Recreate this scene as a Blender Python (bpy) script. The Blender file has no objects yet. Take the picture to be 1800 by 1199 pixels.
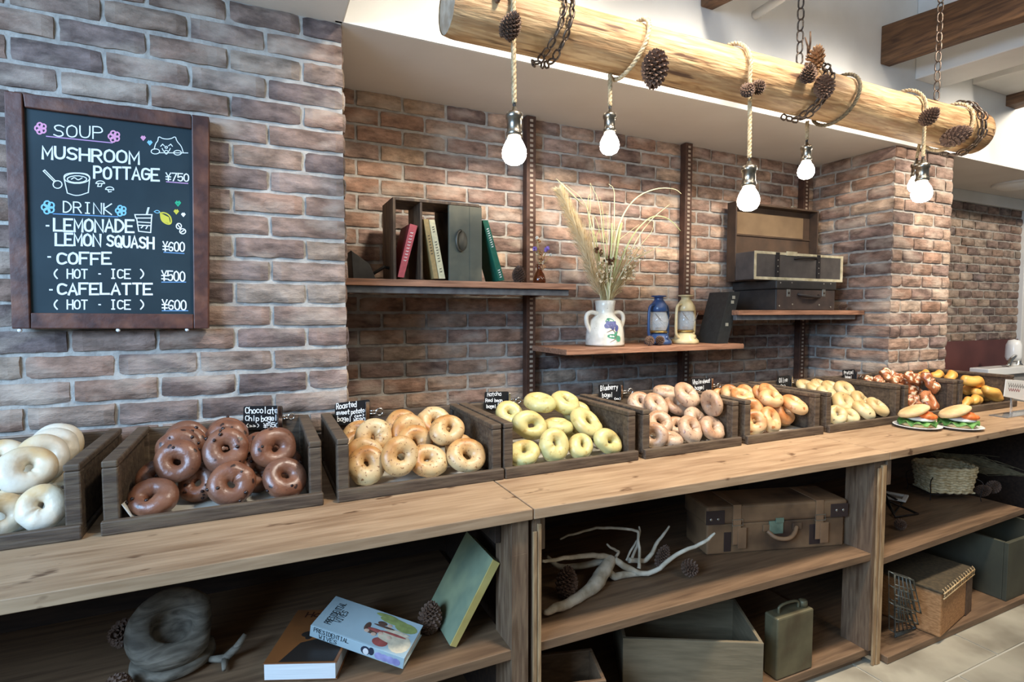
import bpy, bmesh, math, random
from mathutils import Vector, Matrix, Euler
from mathutils import noise as mnoise
PI = math.pi
rnd = random.Random(7)
SC = bpy.context.scene
COL = SC.collection

def lin(r, g, b):
    f = lambda c: (c/255/12.92) if c/255 <= .04045 else ((c/255+.055)/1.055)**2.4
    return (f(r), f(g), f(b), 1.0)

# ------------------------------------------------------------------ camera, world, lights, exposure
FPX, YAW, PITCH, CAMH = 953.0, math.radians(25.0), math.radians(3.0), 1.391
cam_data = bpy.data.cameras.new('camera'); cam = bpy.data.objects.new('camera', cam_data); COL.objects.link(cam)
cam_data.sensor_width = 36.0; cam_data.sensor_fit = 'HORIZONTAL'; cam_data.lens = FPX/1800*36
cam_data.clip_start = .02
cam.location = (0, 0, CAMH); cam.rotation_euler = (PI/2 - PITCH, 0, -YAW)
SC.camera = cam
SC.view_settings.view_transform = 'Standard'; SC.view_settings.look = 'None'
SC.view_settings.exposure = 0.12; SC.view_settings.gamma = 1.0; SC.view_settings.use_curve_mapping = False

world = bpy.data.worlds.new('room_light'); SC.world = world; world.use_nodes = True
world.node_tree.nodes['Background'].inputs[0].default_value = (.86, .93, 1.0, 1)
world.node_tree.nodes['Background'].inputs[1].default_value = 0.16

def lamp(name, kind, loc, target, power, color, size=.3, size_y=None, spot=None):
    d = bpy.data.lights.new(name, kind); d.energy = power; d.color = color
    if kind == 'AREA':
        d.shape = 'RECTANGLE' if size_y else 'DISK'; d.size = size
        if size_y: d.size_y = size_y
    else:
        d.shadow_soft_size = size
        if spot: d.spot_size = math.radians(spot); d.spot_blend = .6
    o = bpy.data.objects.new(name, d); COL.objects.link(o); o.location = loc
    o.rotation_euler = (Vector(target)-Vector(loc)).to_track_quat('-Z', 'Y').to_euler()
    return o
WARM = (1.0, .91, .79)
lamp('window_daylight', 'AREA', (-2.5, -.2, 2.25), (-.5, 2.0, 1.25), 190, (.42, .66, 1.0), 1.8, 1.3)
for i, x in enumerate((1.0, 1.85, 2.9, 4.3)):
    lamp('ceiling_or_fill_spot', 'SPOT', (x, .75, 3.15), (x+.1, 2.3, 1.15), 190, WARM, .12, spot=84)
lamp('ceiling_downlight', 'AREA', (2.3, -.9, 3.1), (1.9, 1.2, .6), 12, (1, .93, .82), .9)
lamp('ceiling_or_fill_spot', 'SPOT', (5.4, .5, 3.1), (5.5, 2.6, 1.5), 200, WARM, .12, spot=90)  # added, unseen fill spot that brightens the dark wall beyond the pillar

# ------------------------------------------------------------------ pixel -> world helpers (a ray of the measured photo)
_F = Vector((math.sin(YAW)*math.cos(PITCH), math.cos(YAW)*math.cos(PITCH), -math.sin(PITCH)))
_R = Vector((math.cos(YAW), -math.sin(YAW), 0)); _U = _R.cross(_F)
_C = Vector((0, 0, CAMH))
def ray(u, v): return _F + _R*((u-900)/FPX) + _U*((599.5-v)/FPX)
def at(u, v, x=None, y=None, z=None):
    d = ray(u, v)
    if y is not None: t = y/d.y
    elif z is not None: t = (z-CAMH)/d.z
    else: t = x/d.x
    return _C + d*t
def px_len(u, v, y, n):                       # world length of n pixels seen at depth plane y
    return n*(y/ray(u, v).y)/FPX

# ------------------------------------------------------------------ materials
MATS = {}
def pm(name, c1, c2=None, scale=8, stretch=(1, 1, 1), detail=5, rough=.6, metal=0, bump=0, bscale=None, c3=None, scale3=3,
       contrast=(.35, .65), spec=.5, trans=0, ior=1.45, emit=None, estr=0, alpha=1, coat=0, speck=None, speck_scale=60, speck_t=.68, speck_st=(1, 1, 1), dist=0, sss=0):
    if name in MATS: return MATS[name]
    m = bpy.data.materials.new(name); m.use_nodes = True; MATS[name] = m
    nt = m.node_tree; N = nt.nodes; L = nt.links; b = N['Principled BSDF']
    b.inputs['Roughness'].default_value = rough; b.inputs['Metallic'].default_value = metal
    b.inputs['Specular IOR Level'].default_value = spec; b.inputs['IOR'].default_value = ior
    b.inputs['Transmission Weight'].default_value = trans; b.inputs['Alpha'].default_value = alpha
    b.inputs['Coat Weight'].default_value = coat
    if sss: b.inputs['Subsurface Weight'].default_value = sss; b.inputs['Subsurface Radius'].default_value = (.02, .01, .006)
    b.inputs['Base Color'].default_value = c1
    if emit: b.inputs['Emission Color'].default_value = emit; b.inputs['Emission Strength'].default_value = estr
    def coords(st):
        tc = N.new('ShaderNodeTexCoord'); mp = N.new('ShaderNodeMapping'); mp.inputs['Scale'].default_value = st
        L.new(tc.outputs['Object'], mp.inputs['Vector']); return mp.outputs[0]
    def noise(vec, sc, det, d=0):
        n = N.new('ShaderNodeTexNoise'); n.inputs['Scale'].default_value = sc; n.inputs['Detail'].default_value = det
        n.inputs['Distortion'].default_value = d
        L.new(vec, n.inputs['Vector']); return n.outputs['Fac']
    def rng(fac, a, bb):
        r = N.new('ShaderNodeMapRange'); r.inputs[1].default_value = a; r.inputs[2].default_value = bb; L.new(fac, r.inputs[0]); return r.outputs[0]
    def mix(fac, a, bb):
        x = N.new('ShaderNodeMix'); x.data_type = 'RGBA'; L.new(fac, x.inputs[0])
        for s, v in ((6, a), (7, bb)):
            if isinstance(v, tuple): x.inputs[s].default_value = v
            else: L.new(v, x.inputs[s])
        return x.outputs[2]
    col = c1; vec = None
    if c2:
        vec = coords(stretch); f = noise(vec, scale, detail, dist); col = mix(rng(f, *contrast), c1, c2)
    if c3:
        v3 = coords(tuple(s*.6+.4 for s in stretch)); f3 = noise(v3, scale3, 3); col = mix(rng(f3, .5, .75), col, c3)
    if speck:
        v4 = coords(speck_st); f4 = noise(v4, speck_scale, 3); col = mix(rng(f4, speck_t, speck_t+.06), col, speck)
    if not isinstance(col, tuple): L.new(col, b.inputs['Base Color'])
    if bump:
        vb = vec or coords(stretch); nb = noise(vb, bscale or scale*2, 6)
        bp = N.new('ShaderNodeBump'); bp.inputs['Strength'].default_value = bump; bp.inputs['Distance'].default_value = .01
        L.new(nb, bp.inputs['Height']); L.new(bp.outputs[0], b.inputs['Normal'])
    return m

def brick_material(name):
    m = pm(name, (1, 1, 1, 1), rough=.9, spec=.2)
    nt = m.node_tree; N = nt.nodes; L = nt.links; b = N['Principled BSDF']
    at_ = N.new('ShaderNodeAttribute'); at_.attribute_name = 'Col'
    tc = N.new('ShaderNodeTexCoord')
    n1 = N.new('ShaderNodeTexNoise'); n1.inputs['Scale'].default_value = 22; n1.inputs['Detail'].default_value = 8; n1.inputs['Roughness'].default_value = .65
    n2 = N.new('ShaderNodeTexNoise'); n2.inputs['Scale'].default_value = 9; n2.inputs['Detail'].default_value = 4
    mp = N.new('ShaderNodeMapping'); mp.inputs['Scale'].default_value = (.55, .55, 1.2); L.new(tc.outputs['Object'], mp.inputs[0])
    L.new(mp.outputs[0], n1.inputs['Vector']); L.new(mp.outputs[0], n2.inputs['Vector'])
    r1 = N.new('ShaderNodeMapRange'); r1.inputs[1].default_value = .3; r1.inputs[2].default_value = .7; r1.inputs[3].default_value = .50; r1.inputs[4].default_value = 1.5
    L.new(n1.outputs['Fac'], r1.inputs[0])
    mul = N.new('ShaderNodeMix'); mul.data_type = 'RGBA'; mul.blend_type = 'MULTIPLY'; mul.inputs[0].default_value = 1
    cmb = N.new('ShaderNodeCombineColor')
    n5 = N.new('ShaderNodeTexNoise'); n5.inputs['Scale'].default_value = 13; n5.inputs['Detail'].default_value = 6; n5.inputs['Distortion'].default_value = .6; L.new(mp.outputs[0], n5.inputs['Vector'])
    r5 = N.new('ShaderNodeMapRange'); r5.inputs[1].default_value = .36; r5.inputs[2].default_value = .56; r5.inputs[3].default_value = .66; L.new(n5.outputs['Fac'], r5.inputs[0])
    m5 = N.new('ShaderNodeMath'); m5.operation = 'MULTIPLY'; L.new(r1.outputs[0], m5.inputs[0]); L.new(r5.outputs[0], m5.inputs[1])
    for i in range(3): L.new(m5.outputs[0], cmb.inputs[i])
    L.new(at_.outputs['Color'], mul.inputs[6]); L.new(cmb.outputs[0], mul.inputs[7])
    r2 = N.new('ShaderNodeMapRange'); r2.inputs[1].default_value = .5; r2.inputs[2].default_value = .72; r2.inputs[4].default_value = .7; L.new(n2.outputs['Fac'], r2.inputs[0])
    mx = N.new('ShaderNodeMix'); mx.data_type = 'RGBA'; L.new(r2.outputs[0], mx.inputs[0]); L.new(mul.outputs[2], mx.inputs[6]); mx.inputs[7].default_value = lin(200, 182, 164)
    L.new(mx.outputs[2], b.inputs['Base Color'])
    bp = N.new('ShaderNodeBump'); bp.inputs['Strength'].default_value = .8; bp.inputs['Distance'].default_value = .014
    L.new(n1.outputs['Fac'], bp.inputs['Height']); L.new(bp.outputs[0], b.inputs['Normal'])
    return m

# ------------------------------------------------------------------ mesh builder
class MB:
    def __init__(s): s.v = []; s.f = []; s.mi = []; s.c = None; s.m = 0
    def add(s, vs, fs, M=None):
        o = len(s.v)
        for p in vs:
            p = Vector(p); s.v.append(M @ p if M else p)
        for f in fs: s.f.append(tuple(i+o for i in f)); s.mi.append(s.m)
        return s
    def box(s, a, b, M=None):
        (x0, y0, z0), (x1, y1, z1) = a, b
        vs = [(x0,y0,z0),(x1,y0,z0),(x1,y1,z0),(x0,y1,z0),(x0,y0,z1),(x1,y0,z1),(x1,y1,z1),(x0,y1,z1)]
        return s.add(vs, [(0,3,2,1),(4,5,6,7),(0,1,5,4),(1,2,6,5),(2,3,7,6),(3,0,4,7)], M)
    def hexa(s, bot, top):
        return s.add(list(bot)+list(top), [(0,3,2,1),(4,5,6,7),(0,1,5,4),(1,2,6,5),(2,3,7,6),(3,0,4,7)])
    def cbox(s, c, size, M=None):
        c = Vector(c); h = Vector(size)/2
        return s.box(c-h, c+h, M)
    def tube(s, pts, r, n=10, closed=False, caps=True):
        pts = [Vector(p) for p in pts]; k = len(pts)
        rs = r if isinstance(r, (list, tuple)) else [r]*k
        o = len(s.v); up = None
        for i, p in enumerate(pts):
            if closed: t = pts[(i+1) % k]-pts[i-1]
            else: t = pts[min(i+1, k-1)]-pts[max(i-1, 0)]
            if t.length < 1e-9: t = Vector((0, 0, 1))
            t.normalize()
            if up is None:
                up = Vector((0, 0, 1)) if abs(t.z) < .9 else Vector((1, 0, 0))
            a = up - t*up.dot(t)
            if a.length < 1e-6: a = t.orthogonal()
            a.normalize(); up = a; bb = t.cross(a)
            for j in range(n):
                th = 2*PI*j/n; s.v.append(p+(a*math.cos(th)+bb*math.sin(th))*rs[i])
        for i in range(k if closed else k-1):
            for j in range(n):
                a0 = o+i*n+j; a1 = o+i*n+(j+1) % n; b0 = o+((i+1) % k)*n+j; b1 = o+((i+1) % k)*n+(j+1) % n
                s.f.append((a0, a1, b1, b0)); s.mi.append(s.m)
        if caps and not closed:
            s.f.append(tuple(o+j for j in reversed(range(n)))); s.mi.append(s.m)
            s.f.append(tuple(o+(k-1)*n+j for j in range(n))); s.mi.append(s.m)
        return s
    def lathe(s, prof, n=24, M=None, caps=True, sx=1, sy=1):
        vs = []; fs = []
        for r, z in prof:
            for j in range(n): vs.append((r*math.cos(2*PI*j/n)*sx, r*math.sin(2*PI*j/n)*sy, z))
        for i in range(len(prof)-1):
            for j in range(n): fs.append((i*n+j, i*n+(j+1) % n, (i+1)*n+(j+1) % n, (i+1)*n+j))
        if caps:
            fs.append(tuple(reversed(range(n)))); fs.append(tuple((len(prof)-1)*n+j for j in range(n)))
        return s.add(vs, fs, M)
    def ell(s, c, r, n=12, m=8, M=None, warp=None):
        c = Vector(c); vs = []; fs = []
        for i in range(m+1):
            ph = PI*i/m
            for j in range(n):
                th = 2*PI*j/n; p = Vector((r[0]*math.sin(ph)*math.cos(th), r[1]*math.sin(ph)*math.sin(th), r[2]*math.cos(ph)))
                if warp: p = p*(1+warp*mnoise.noise(p*30+c*17))
                vs.append(c+p)
        for i in range(m):
            for j in range(n): fs.append((i*n+j, (i+1)*n+j, (i+1)*n+(j+1) % n, i*n+(j+1) % n))
        return s.add(vs, fs, M)
    def prism(s, poly, d0, d1, M=None):         # poly in XZ, extruded along Y from d0 to d1
        n = len(poly); vs = [(x, d0, z) for x, z in poly]+[(x, d1, z) for x, z in poly]
        fs = [tuple(range(n)), tuple(reversed(range(n, 2*n)))]+[(i, n+i, n+(i+1) % n, (i+1) % n) for i in range(n)]
        return s.add(vs, fs, M)
    def plan(s, poly, z0, z1):                  # poly in XY extruded in Z
        n = len(poly); vs = [(x, y, z0) for x, y in poly]+[(x, y, z1) for x, y in poly]
        fs = [tuple(reversed(range(n))), tuple(range(n, 2*n))]+[(i, (i+1) % n, n+(i+1) % n, n+i) for i in range(n)]
        return s.add(vs, fs)
    def obj(s, name, mat, parent=None, smooth=False, bevel=0, loc=None, world=False, subsurf=0, rot=None):
        me = bpy.data.meshes.new(name)
        off = Vector((0, 0, 0))
        if parent is not None and world:
            off = world_loc(parent)
        elif loc is not None and world: off = Vector(loc)
        vs = [tuple(p-off) for p in s.v]
        me.from_pydata(vs, [], s.f); 
        for m in (mat if isinstance(mat, (list, tuple)) else [mat]): me.materials.append(m)
        if any(s.mi): me.polygons.foreach_set('material_index', s.mi)
        if s.c:
            ca = me.color_attributes.new('Col', 'FLOAT_COLOR', 'POINT')
            ca.data.foreach_set('color', [x for c in s.c for x in c])
        if smooth: me.polygons.foreach_set('use_smooth', [True]*len(me.polygons))
        bm = bmesh.new(); bm.from_mesh(me); bmesh.ops.recalc_face_normals(bm, faces=bm.faces); bm.to_mesh(me); bm.free()
        me.update()
        o = bpy.data.objects.new(name, me); COL.objects.link(o)
        if parent is not None: o.parent = parent
        elif loc is not None: o.location = loc
        if rot is not None: o.rotation_euler = rot
        if bevel:
            bv = o.modifiers.new('bevel', 'BEVEL'); bv.width = bevel; bv.segments = 2; bv.limit_method = 'ANGLE'; bv.angle_limit = math.radians(40)
        if subsurf:
            sb = o.modifiers.new('sub', 'SUBSURF'); sb.levels = subsurf; sb.render_levels = subsurf
        if smooth:
            pass
        return o
def world_loc(o):
    p = Vector(o.location)
    while o.parent: o = o.parent; p = p+Vector(o.location)
    return p
def tag(o, label, cat, group=None, kind=None):
    o['label'] = label; o['category'] = cat
    if group: o['group'] = group
    if kind: o['kind'] = kind
    return o
def T(name, label, cat, loc=(0, 0, 0), rot=(0, 0, 0), group=None):
    o = bpy.data.objects.new(name, None); COL.objects.link(o); o.location = loc; o.rotation_euler = rot
    o.empty_display_size = .05
    return tag(o, label, cat, group)
def struct(o): o['kind'] = 'structure'; return o
def frame_matrix(o, x, y, z):
    M = Matrix.Identity(4)
    for i, a in enumerate((x, y, z)):
        a = Vector(a).normalized()
        for r in range(3): M[r][i] = a[r]
    for r in range(3): M[r][3] = o[r]
    return M

# ------------------------------------------------------------------ hand lettering (single-stroke letters, 5 wide, baseline 2, cap top 8)
GL = {
'A':['02 28 42','14 34'],'B':['02 08','~08 38 46 35 05','~05 35 44 32 02'],'C':['~47 28 07 03 22 43'],'D':['02 08','~08 28 46 44 22 02'],
'E':['48 08 02 42','05 35'],'F':['48 08 02','05 35'],'G':['~47 28 07 03 22 43 45','45 25'],'H':['08 02','48 42','05 45'],'I':['18 38','28 22','12 32'],
'K':['08 02','48 05 42'],'L':['08 02 42'],'M':['02 08 24 48 42'],'N':['02 08 42 48'],'O':['~28 07 03 22 43 47 28'],'P':['02 08','~08 38 46 35 05'],
'Q':['~28 07 03 22 43 47 28','24 42'],'R':['02 08','~08 38 46 35 05','25 42'],'S':['~47 28 07 15 35 43 22 03'],'T':['08 48','28 22'],'U':['~08 03 22 43 48'],
'V':['08 22 48'],'W':['08 12 25 32 48'],'Y':['08 25 48','25 22'],'0':['~28 07 03 22 43 47 28'],'5':['48 08 05','~05 36 45 43 22 03'],'6':['~47 28 06 03 22 43 35 04'],
'7':['08 48 12'],'8':['~28 07 15 35 47 28','~15 03 22 43 35'],'Y=':['08 25 48','25 22','05 45','03 43'],'(':['~38 16 14 32'],')':['~18 36 34 12'],'.':['25 35'],
'a':['~46 26 05 03 22 43','46 42'],'b':['08 02','~04 26 45 43 22 02'],'c':['~45 26 05 03 22 43'],'d':['48 42','~44 26 05 03 22 43'],'e':['~04 44 45 26 05 03 22 43'],
'g':['~45 26 05 04 23 44','~46 41 20 01'],'h':['08 02','~04 26 45 42'],'i':['26 22','28 27'],'l':['28 22'],'m':['06 02','~04 16 25 22','~24 36 45 42'],
'n':['06 02','~04 26 45 42'],'o':['~26 05 03 22 43 45 26'],'p':['06 00','~05 26 45 43 22 03'],'r':['06 02','~04 26 45'],'s':['~45 26 05 14 34 43 22 03'],
't':['28 23 32','06 46'],'u':['~06 03 22 43 46','46 42'],'v':['06 22 46'],'w':['06 12 25 32 46'],'y':['06 23','46 10'],'z':['06 46 02 42'],
'#':['06 35','25 03','14 44 23'],
}
def chaikin(p, closed=False, n=2):
    for _ in range(n):
        q = [] if closed else [p[0]]
        k = len(p)
        for i in range(k if closed else k-1):
            a, b = Vector(p[i]), Vector(p[(i+1) % k]); q += [a*.75+b*.25, a*.25+b*.75]
        if not closed: q.append(p[-1])
        p = q
    return [Vector(x) for x in p]
def text_lines(s, p0, p1, h, jitter=.0):
    """letters between image points p0 and p1 (baseline), cap height h, as 2-D polylines"""
    out = []; toks = []; i = 0
    while i < len(s):
        if s[i] == '$': toks.append('Y=')
        else: toks.append(s[i])
        i += 1
    n = len(toks); a = Vector(p0); b = Vector(p1); step = (b-a)/n
    for k, c in enumerate(toks):
        if c == ' ': continue
        o = a+step*k; jy = rnd.uniform(-jitter, jitter)*h
        for st in GL[c]:
            sm = st[0] == '~'; pts = [(int(t[0]), int(t[1])) for t in st.lstrip('~').split()]
            pl = [o+step*(.08+.76*x/4)+Vector((0, -(y-2)/6*h+jy)) for x, y in pts]
            if sm and len(pl) > 2: pl = chaikin(pl)
            out.append(pl)
    return out
def ribbons(mb, lines, fn, w, nrm):
    """flat chalk strokes: fn maps a 2-D point to the surface; each stroke is one mitred strip"""
    nrm = Vector(nrm).normalized()
    for k, pl in enumerate(lines):
        P3 = [fn(p) for p in pl]; Q = [P3[0]]
        for p in P3[1:]:
            if (p-Q[-1]).length > 1e-5: Q.append(p)
        if len(Q) < 2: continue
        closed = (Q[0]-Q[-1]).length < 1e-5
        if closed: Q = Q[:-1]
        n = len(Q); D = lambda i: (Q[(i+1) % n]-Q[i % n]).normalized(); lift = nrm*(.00004*(k % 9))
        if not closed: Q = [Q[0]-D(0)*w*.4]+Q[1:-1]+[Q[-1]+D(n-2)*w*.4]
        L_, R_ = [], []
        for i in range(n):
            if closed: a, b = D(i-1), D(i)
            else: a = D(max(i-1, 0)); b = D(min(i, n-2))
            sa, sb = nrm.cross(a), nrm.cross(b); m = sa+sb
            m = m.normalized() if m.length > .2 else sb
            h = w/2/max(.6, m.dot(sb)); L_.append(Q[i]-m*h+lift); R_.append(Q[i]+m*h+lift)
        vs = L_+R_; mb.add(vs, [(i, (i+1) % n, n+(i+1) % n, n+i) for i in range(n if closed else n-1)])
def circ(c, rx, ry=None, n=14, a0=0, a1=2*PI):
    ry = ry or rx
    return [Vector((c[0]+rx*math.cos(a0+(a1-a0)*i/n), c[1]+ry*math.sin(a0+(a1-a0)*i/n))) for i in range(n+1)]
# ------------------------------------------------------------------ shared materials
M_brick = brick_material('brick')
M_mortar = pm('mortar', lin(182,176,166), lin(156,150,142), 30, bump=.5, rough=.95, spec=.1)
M_white = pm('white_plaster', lin(232,230,224), lin(222,219,212), 3, rough=.85, bump=.03, bscale=120, spec=.2)
M_soffit = pm('soffit_paint', lin(222,216,208), lin(214,207,198), 2, rough=.8, spec=.2)
M_counter = pm('counter_wood', lin(178,148,116), lin(150,120,90), 5, (1.2, 18, 18), rough=.45, bump=.05, c3=lin(132,102,74), scale3=3, dist=.3, contrast=(.3,.75), speck=lin(96,68,46), speck_scale=9, speck_t=.66, speck_st=(1, 2.2, 2))
M_shelfwood = pm('shelf_wood', lin(128,100,74), lin(102,78,56), 5, (1.2, 18, 18), rough=.55, bump=.06, c3=lin(86,64,46), scale3=3, dist=.3, contrast=(.3,.75))
M_post = pm('post_wood', lin(126,102,78), lin(96,74,56), 6, (14, 14, 1.4), rough=.6, bump=.15, c3=lin(84,60,40), scale3=5, dist=.5)
M_trim = pm('trim_wood', lin(178,146,106), lin(136,104,72), 6, (14, 14, 1.6), rough=.5, bump=.15, dist=.5)
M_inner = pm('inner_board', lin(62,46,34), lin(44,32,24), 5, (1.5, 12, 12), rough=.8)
M_crate = pm('crate_wood', lin(92,76,60), lin(66,52,40), 7, (1.4, 14, 14), rough=.62, bump=.2, dist=.4, c3=lin(106,90,70), scale3=6)
M_iron = pm('black_iron', lin(46,42,40), lin(66,56,50), 30, rough=.5, metal=.7, bump=.1)
M_steel = pm('brushed_steel', lin(190,188,184), rough=.25, metal=1)
M_grey = pm('grey_metal', lin(112,114,116), lin(90,90,92), 20, rough=.45, metal=.5)
M_rail = pm('rail_paint', lin(92,64,50), lin(72,50,40), 20, rough=.5, metal=.2)
M_shelf = pm('plank_shelf', lin(170,124,96), lin(126,88,66), 6, (1.2, 14, 14), rough=.5, bump=.1, dist=.4)
M_floor = pm('floor_stone', lin(178,168,146), lin(148,138,118), 4, rough=.6, bump=.06, c3=lin(128,118,100), scale3=5)
M_dark = pm('dark_paint', lin(30,28,28), rough=.8)
M_maroon = pm('maroon_panel', lin(104,62,58), lin(88,52,50), 4, rough=.55)
M_beam = pm('dark_beam', lin(116,84,56), lin(72,50,34), 5, (10, 1.2, 10), rough=.7, bump=.3, dist=.5)

YL, ZS, YR = 2.08, 2.43, 2.65
PALETTE = [lin(142,120,108), lin(134,112,102), lin(146,122,106), lin(124,104,96), lin(152,130,114), lin(136,112,98), lin(116,98,92), lin(158,138,120), lin(144,116,100)]
def brick_wall(name, origin, U, Nn, width, ztop, zbot, seed, course=.083, L=.221, phase=0., thick=.02, lit_warm=0., endcut=True):
    """bricks laid in running bond; origin = lower-left reference at ztop, U along the wall, Nn the outward normal"""
    r = random.Random(seed); mb = MB(); mb.c = []
    origin = Vector(origin); U = Vector(U).normalized(); Nn = Vector(Nn).normalized(); Z = Vector((0, 0, 1))
    joint = .014; k = 0; z1 = ztop-.003
    while z1 > zbot+.02:
        z0 = max(z1-course+joint, zbot); s = phase+(L/2 if k % 2 else 0)-L*2
        while s < width:
            a = max(s, 0); b = min(s+L-joint, width)
            if 0 < width-(s+L-joint) < .066: b = width
            if width-s < .05: s += L; continue
            jz = r.uniform(-.0015, .0015)
            if b-a > .02:
                base = r.choice(PALETTE); lum = sum(base[:3])/3; base = tuple((c*.86+lum*.14)*1.10 for c in base[:3]); g = r.uniform(.86, 1.10)*(1+lit_warm*2); hue = r.uniform(-.03, .05)+lit_warm  # warmer, brighter lamplight put into the brick colour of recess and pillar
                c0 = (base[0]*g*(1+hue), base[1]*g, base[2]*g*(1-hue), 1)
                nx = max(2, int((b-a)/.025)); nz = 4; o = len(mb.v)
                prot = .010+r.uniform(-.002, .004); sd = r.uniform(0, 100)
                for iz in range(nz+1):
                    for ix in range(nx+1):
                        x = a+(b-a)*ix/nx; z = z0+(z1-z0)*iz/nz+jz
                        ex = ix in (0, nx); ez = iz in (0, nz)
                        nn = mnoise.noise(Vector((x*14+sd, z*22, sd)))
                        d = prot+nn*.0045; dx = dz = 0
                        if ex: d -= .0045
                        if ez: d -= .0045
                        if ex or ez:
                            dx = mnoise.noise(Vector((x*40, z*40, sd+9)))*.004*(1 if ex else 0)
                            dz = mnoise.noise(Vector((x*40+7, z*40, sd+3)))*.004*(1 if ez else 0)
                        mb.v.append(origin+U*(x+dx)+Nn*d+Z*(z+dz-origin.z))
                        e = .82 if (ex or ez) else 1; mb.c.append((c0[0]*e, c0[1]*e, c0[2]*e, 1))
                for iz in range(nz):
                    for ix in range(nx):
                        q = o+iz*(nx+1)+ix; mb.f.append((q, q+1, q+nx+2, q+nx+1)); mb.mi.append(0)
                # rim going back to the mortar
                ring = [o+i for i in range(nx+1)]+[o+(j)*(nx+1)+nx for j in range(1, nz+1)]+[o+nz*(nx+1)+i for i in range(nx-1, -1, -1)]+[o+j*(nx+1) for j in range(nz-1, 0, -1)]
                o2 = len(mb.v)
                for q in ring:
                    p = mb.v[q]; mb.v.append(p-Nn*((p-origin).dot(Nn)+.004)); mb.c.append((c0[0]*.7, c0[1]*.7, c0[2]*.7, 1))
                n = len(ring)
                for i in range(n): mb.f.append((ring[i], o2+i, o2+(i+1) % n, ring[(i+1) % n])); mb.mi.append(0)
            s += L
        z1 -= course; k += 1
    # mortar bed
    mb.m = 1; o = origin; a = o-Z*(o.z-zbot)
    w = U*width; t = -Nn*thick; h = Z*(ztop-zbot)
    n0 = len(mb.v)
    mb.hexa([a, a+w, a+w+t, a+t], [a+h, a+w+h, a+w+t+h, a+t+h]); mb.c += [(1, 1, 1, 1)]*(len(mb.v)-n0)
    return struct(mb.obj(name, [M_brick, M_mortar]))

# ------------------------------------------------------------------ the room shell
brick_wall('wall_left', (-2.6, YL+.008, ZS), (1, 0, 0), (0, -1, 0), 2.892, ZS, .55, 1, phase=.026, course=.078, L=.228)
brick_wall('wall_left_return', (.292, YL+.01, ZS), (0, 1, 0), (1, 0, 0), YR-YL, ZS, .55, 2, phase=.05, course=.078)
brick_wall('wall_back', (.292, YR+.008, ZS), (1, 0, 0), (0, -1, 0), 3.33, ZS, .55, 3, phase=.145, lit_warm=.10, course=.0802)
brick_wall('wall_pillar_side', (3.615, YR, ZS), (0, -1, 0), (-1, 0, 0), YR-2.1, ZS, .55, 4, phase=.06, lit_warm=.10, course=.0802)
brick_wall('wall_pillar_front', (3.612, 2.1, ZS-.002), (1, 0, 0), (0, -1, 0), .632, ZS, .55, 5, phase=.11, lit_warm=.07, course=.0802)
b = MB(); b.box((3.64, 2.122, .0), (4.238, 3.2, ZS)); struct(b.obj('wall_pillar_core', M_mortar))
b = MB(); b.box((-2.6, YL+.03, 0), (.27, 3.2, ZS)); struct(b.obj('wall_left_core', M_mortar))
b = MB(); b.box((.27, YR+.03, 0), (3.64, 3.2, ZS)); struct(b.obj('wall_back_core', M_mortar))
# beyond the pillar
YF = 2.62
brick_wall('wall_far', (4.24, YF, 2.36), (1, 0, 0), (0, -1, 0), 2.22, 2.335, 1.14, 6, phase=.03, course=.075, L=.2)
b = MB(); b.box((4.24, YF+.02, 0), (7.5, 3.2, ZS)); struct(b.obj('wall_far_core', M_white))
b = MB(); b.box((4.24, YF-.02, 0), (6.46, YF+.02, 1.145)); struct(b.obj('trim_1', M_maroon))
b = MB(); b.box((4.24, YF-.03, 2.335), (7.5, YF+.02, ZS)); struct(b.obj('trim_2', M_white, bevel=.004))
b = MB(); b.box((6.46, YF-.04, 0), (6.56, YF+.05, 2.335)); struct(b.obj('trim_3', M_white, bevel=.005))
# soffit above the recess with its tall white front, and the lowered ceiling in front of the left wall
b = MB(); b.box((.292, YL, ZS), (7.5, 3.2, 3.34)); struct(b.obj('wall_above_recess', M_soffit))
b = MB(); b.box((.27, YL-.012, ZS), (7.5, YL-.001, 3.34)); struct(b.obj('wall_front_white', M_white))
b = MB(); b.box((-4.2, 1.25, ZS), (.30, 3.2, 3.34)); struct(b.obj('ceiling_lowered', M_white, bevel=.006))
b = MB(); b.box((-4.2, -2.8, 3.34), (7.5, 3.2, 3.45)); struct(b.obj('ceiling', M_white))
# floor of stone tiles
mb = MB(); mb.box((-4.2, -2.8, -.05), (7.5, 3.2, -.004)); mb.m = 1
y = -2.8; r = random.Random(5); k = 0
while y < 3.0:
    x = -4.2+(.3 if k % 2 else 0)
    while x < 7.3:
        mb.box((x+.004, y+.004, -.01), (x+.596, y+.296, 0)); x += .6
    y += .3; k += 1
struct(mb.obj('floor', [pm('floor_grout', lin(190,182,164), rough=.9), M_floor], bevel=.002))
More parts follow.
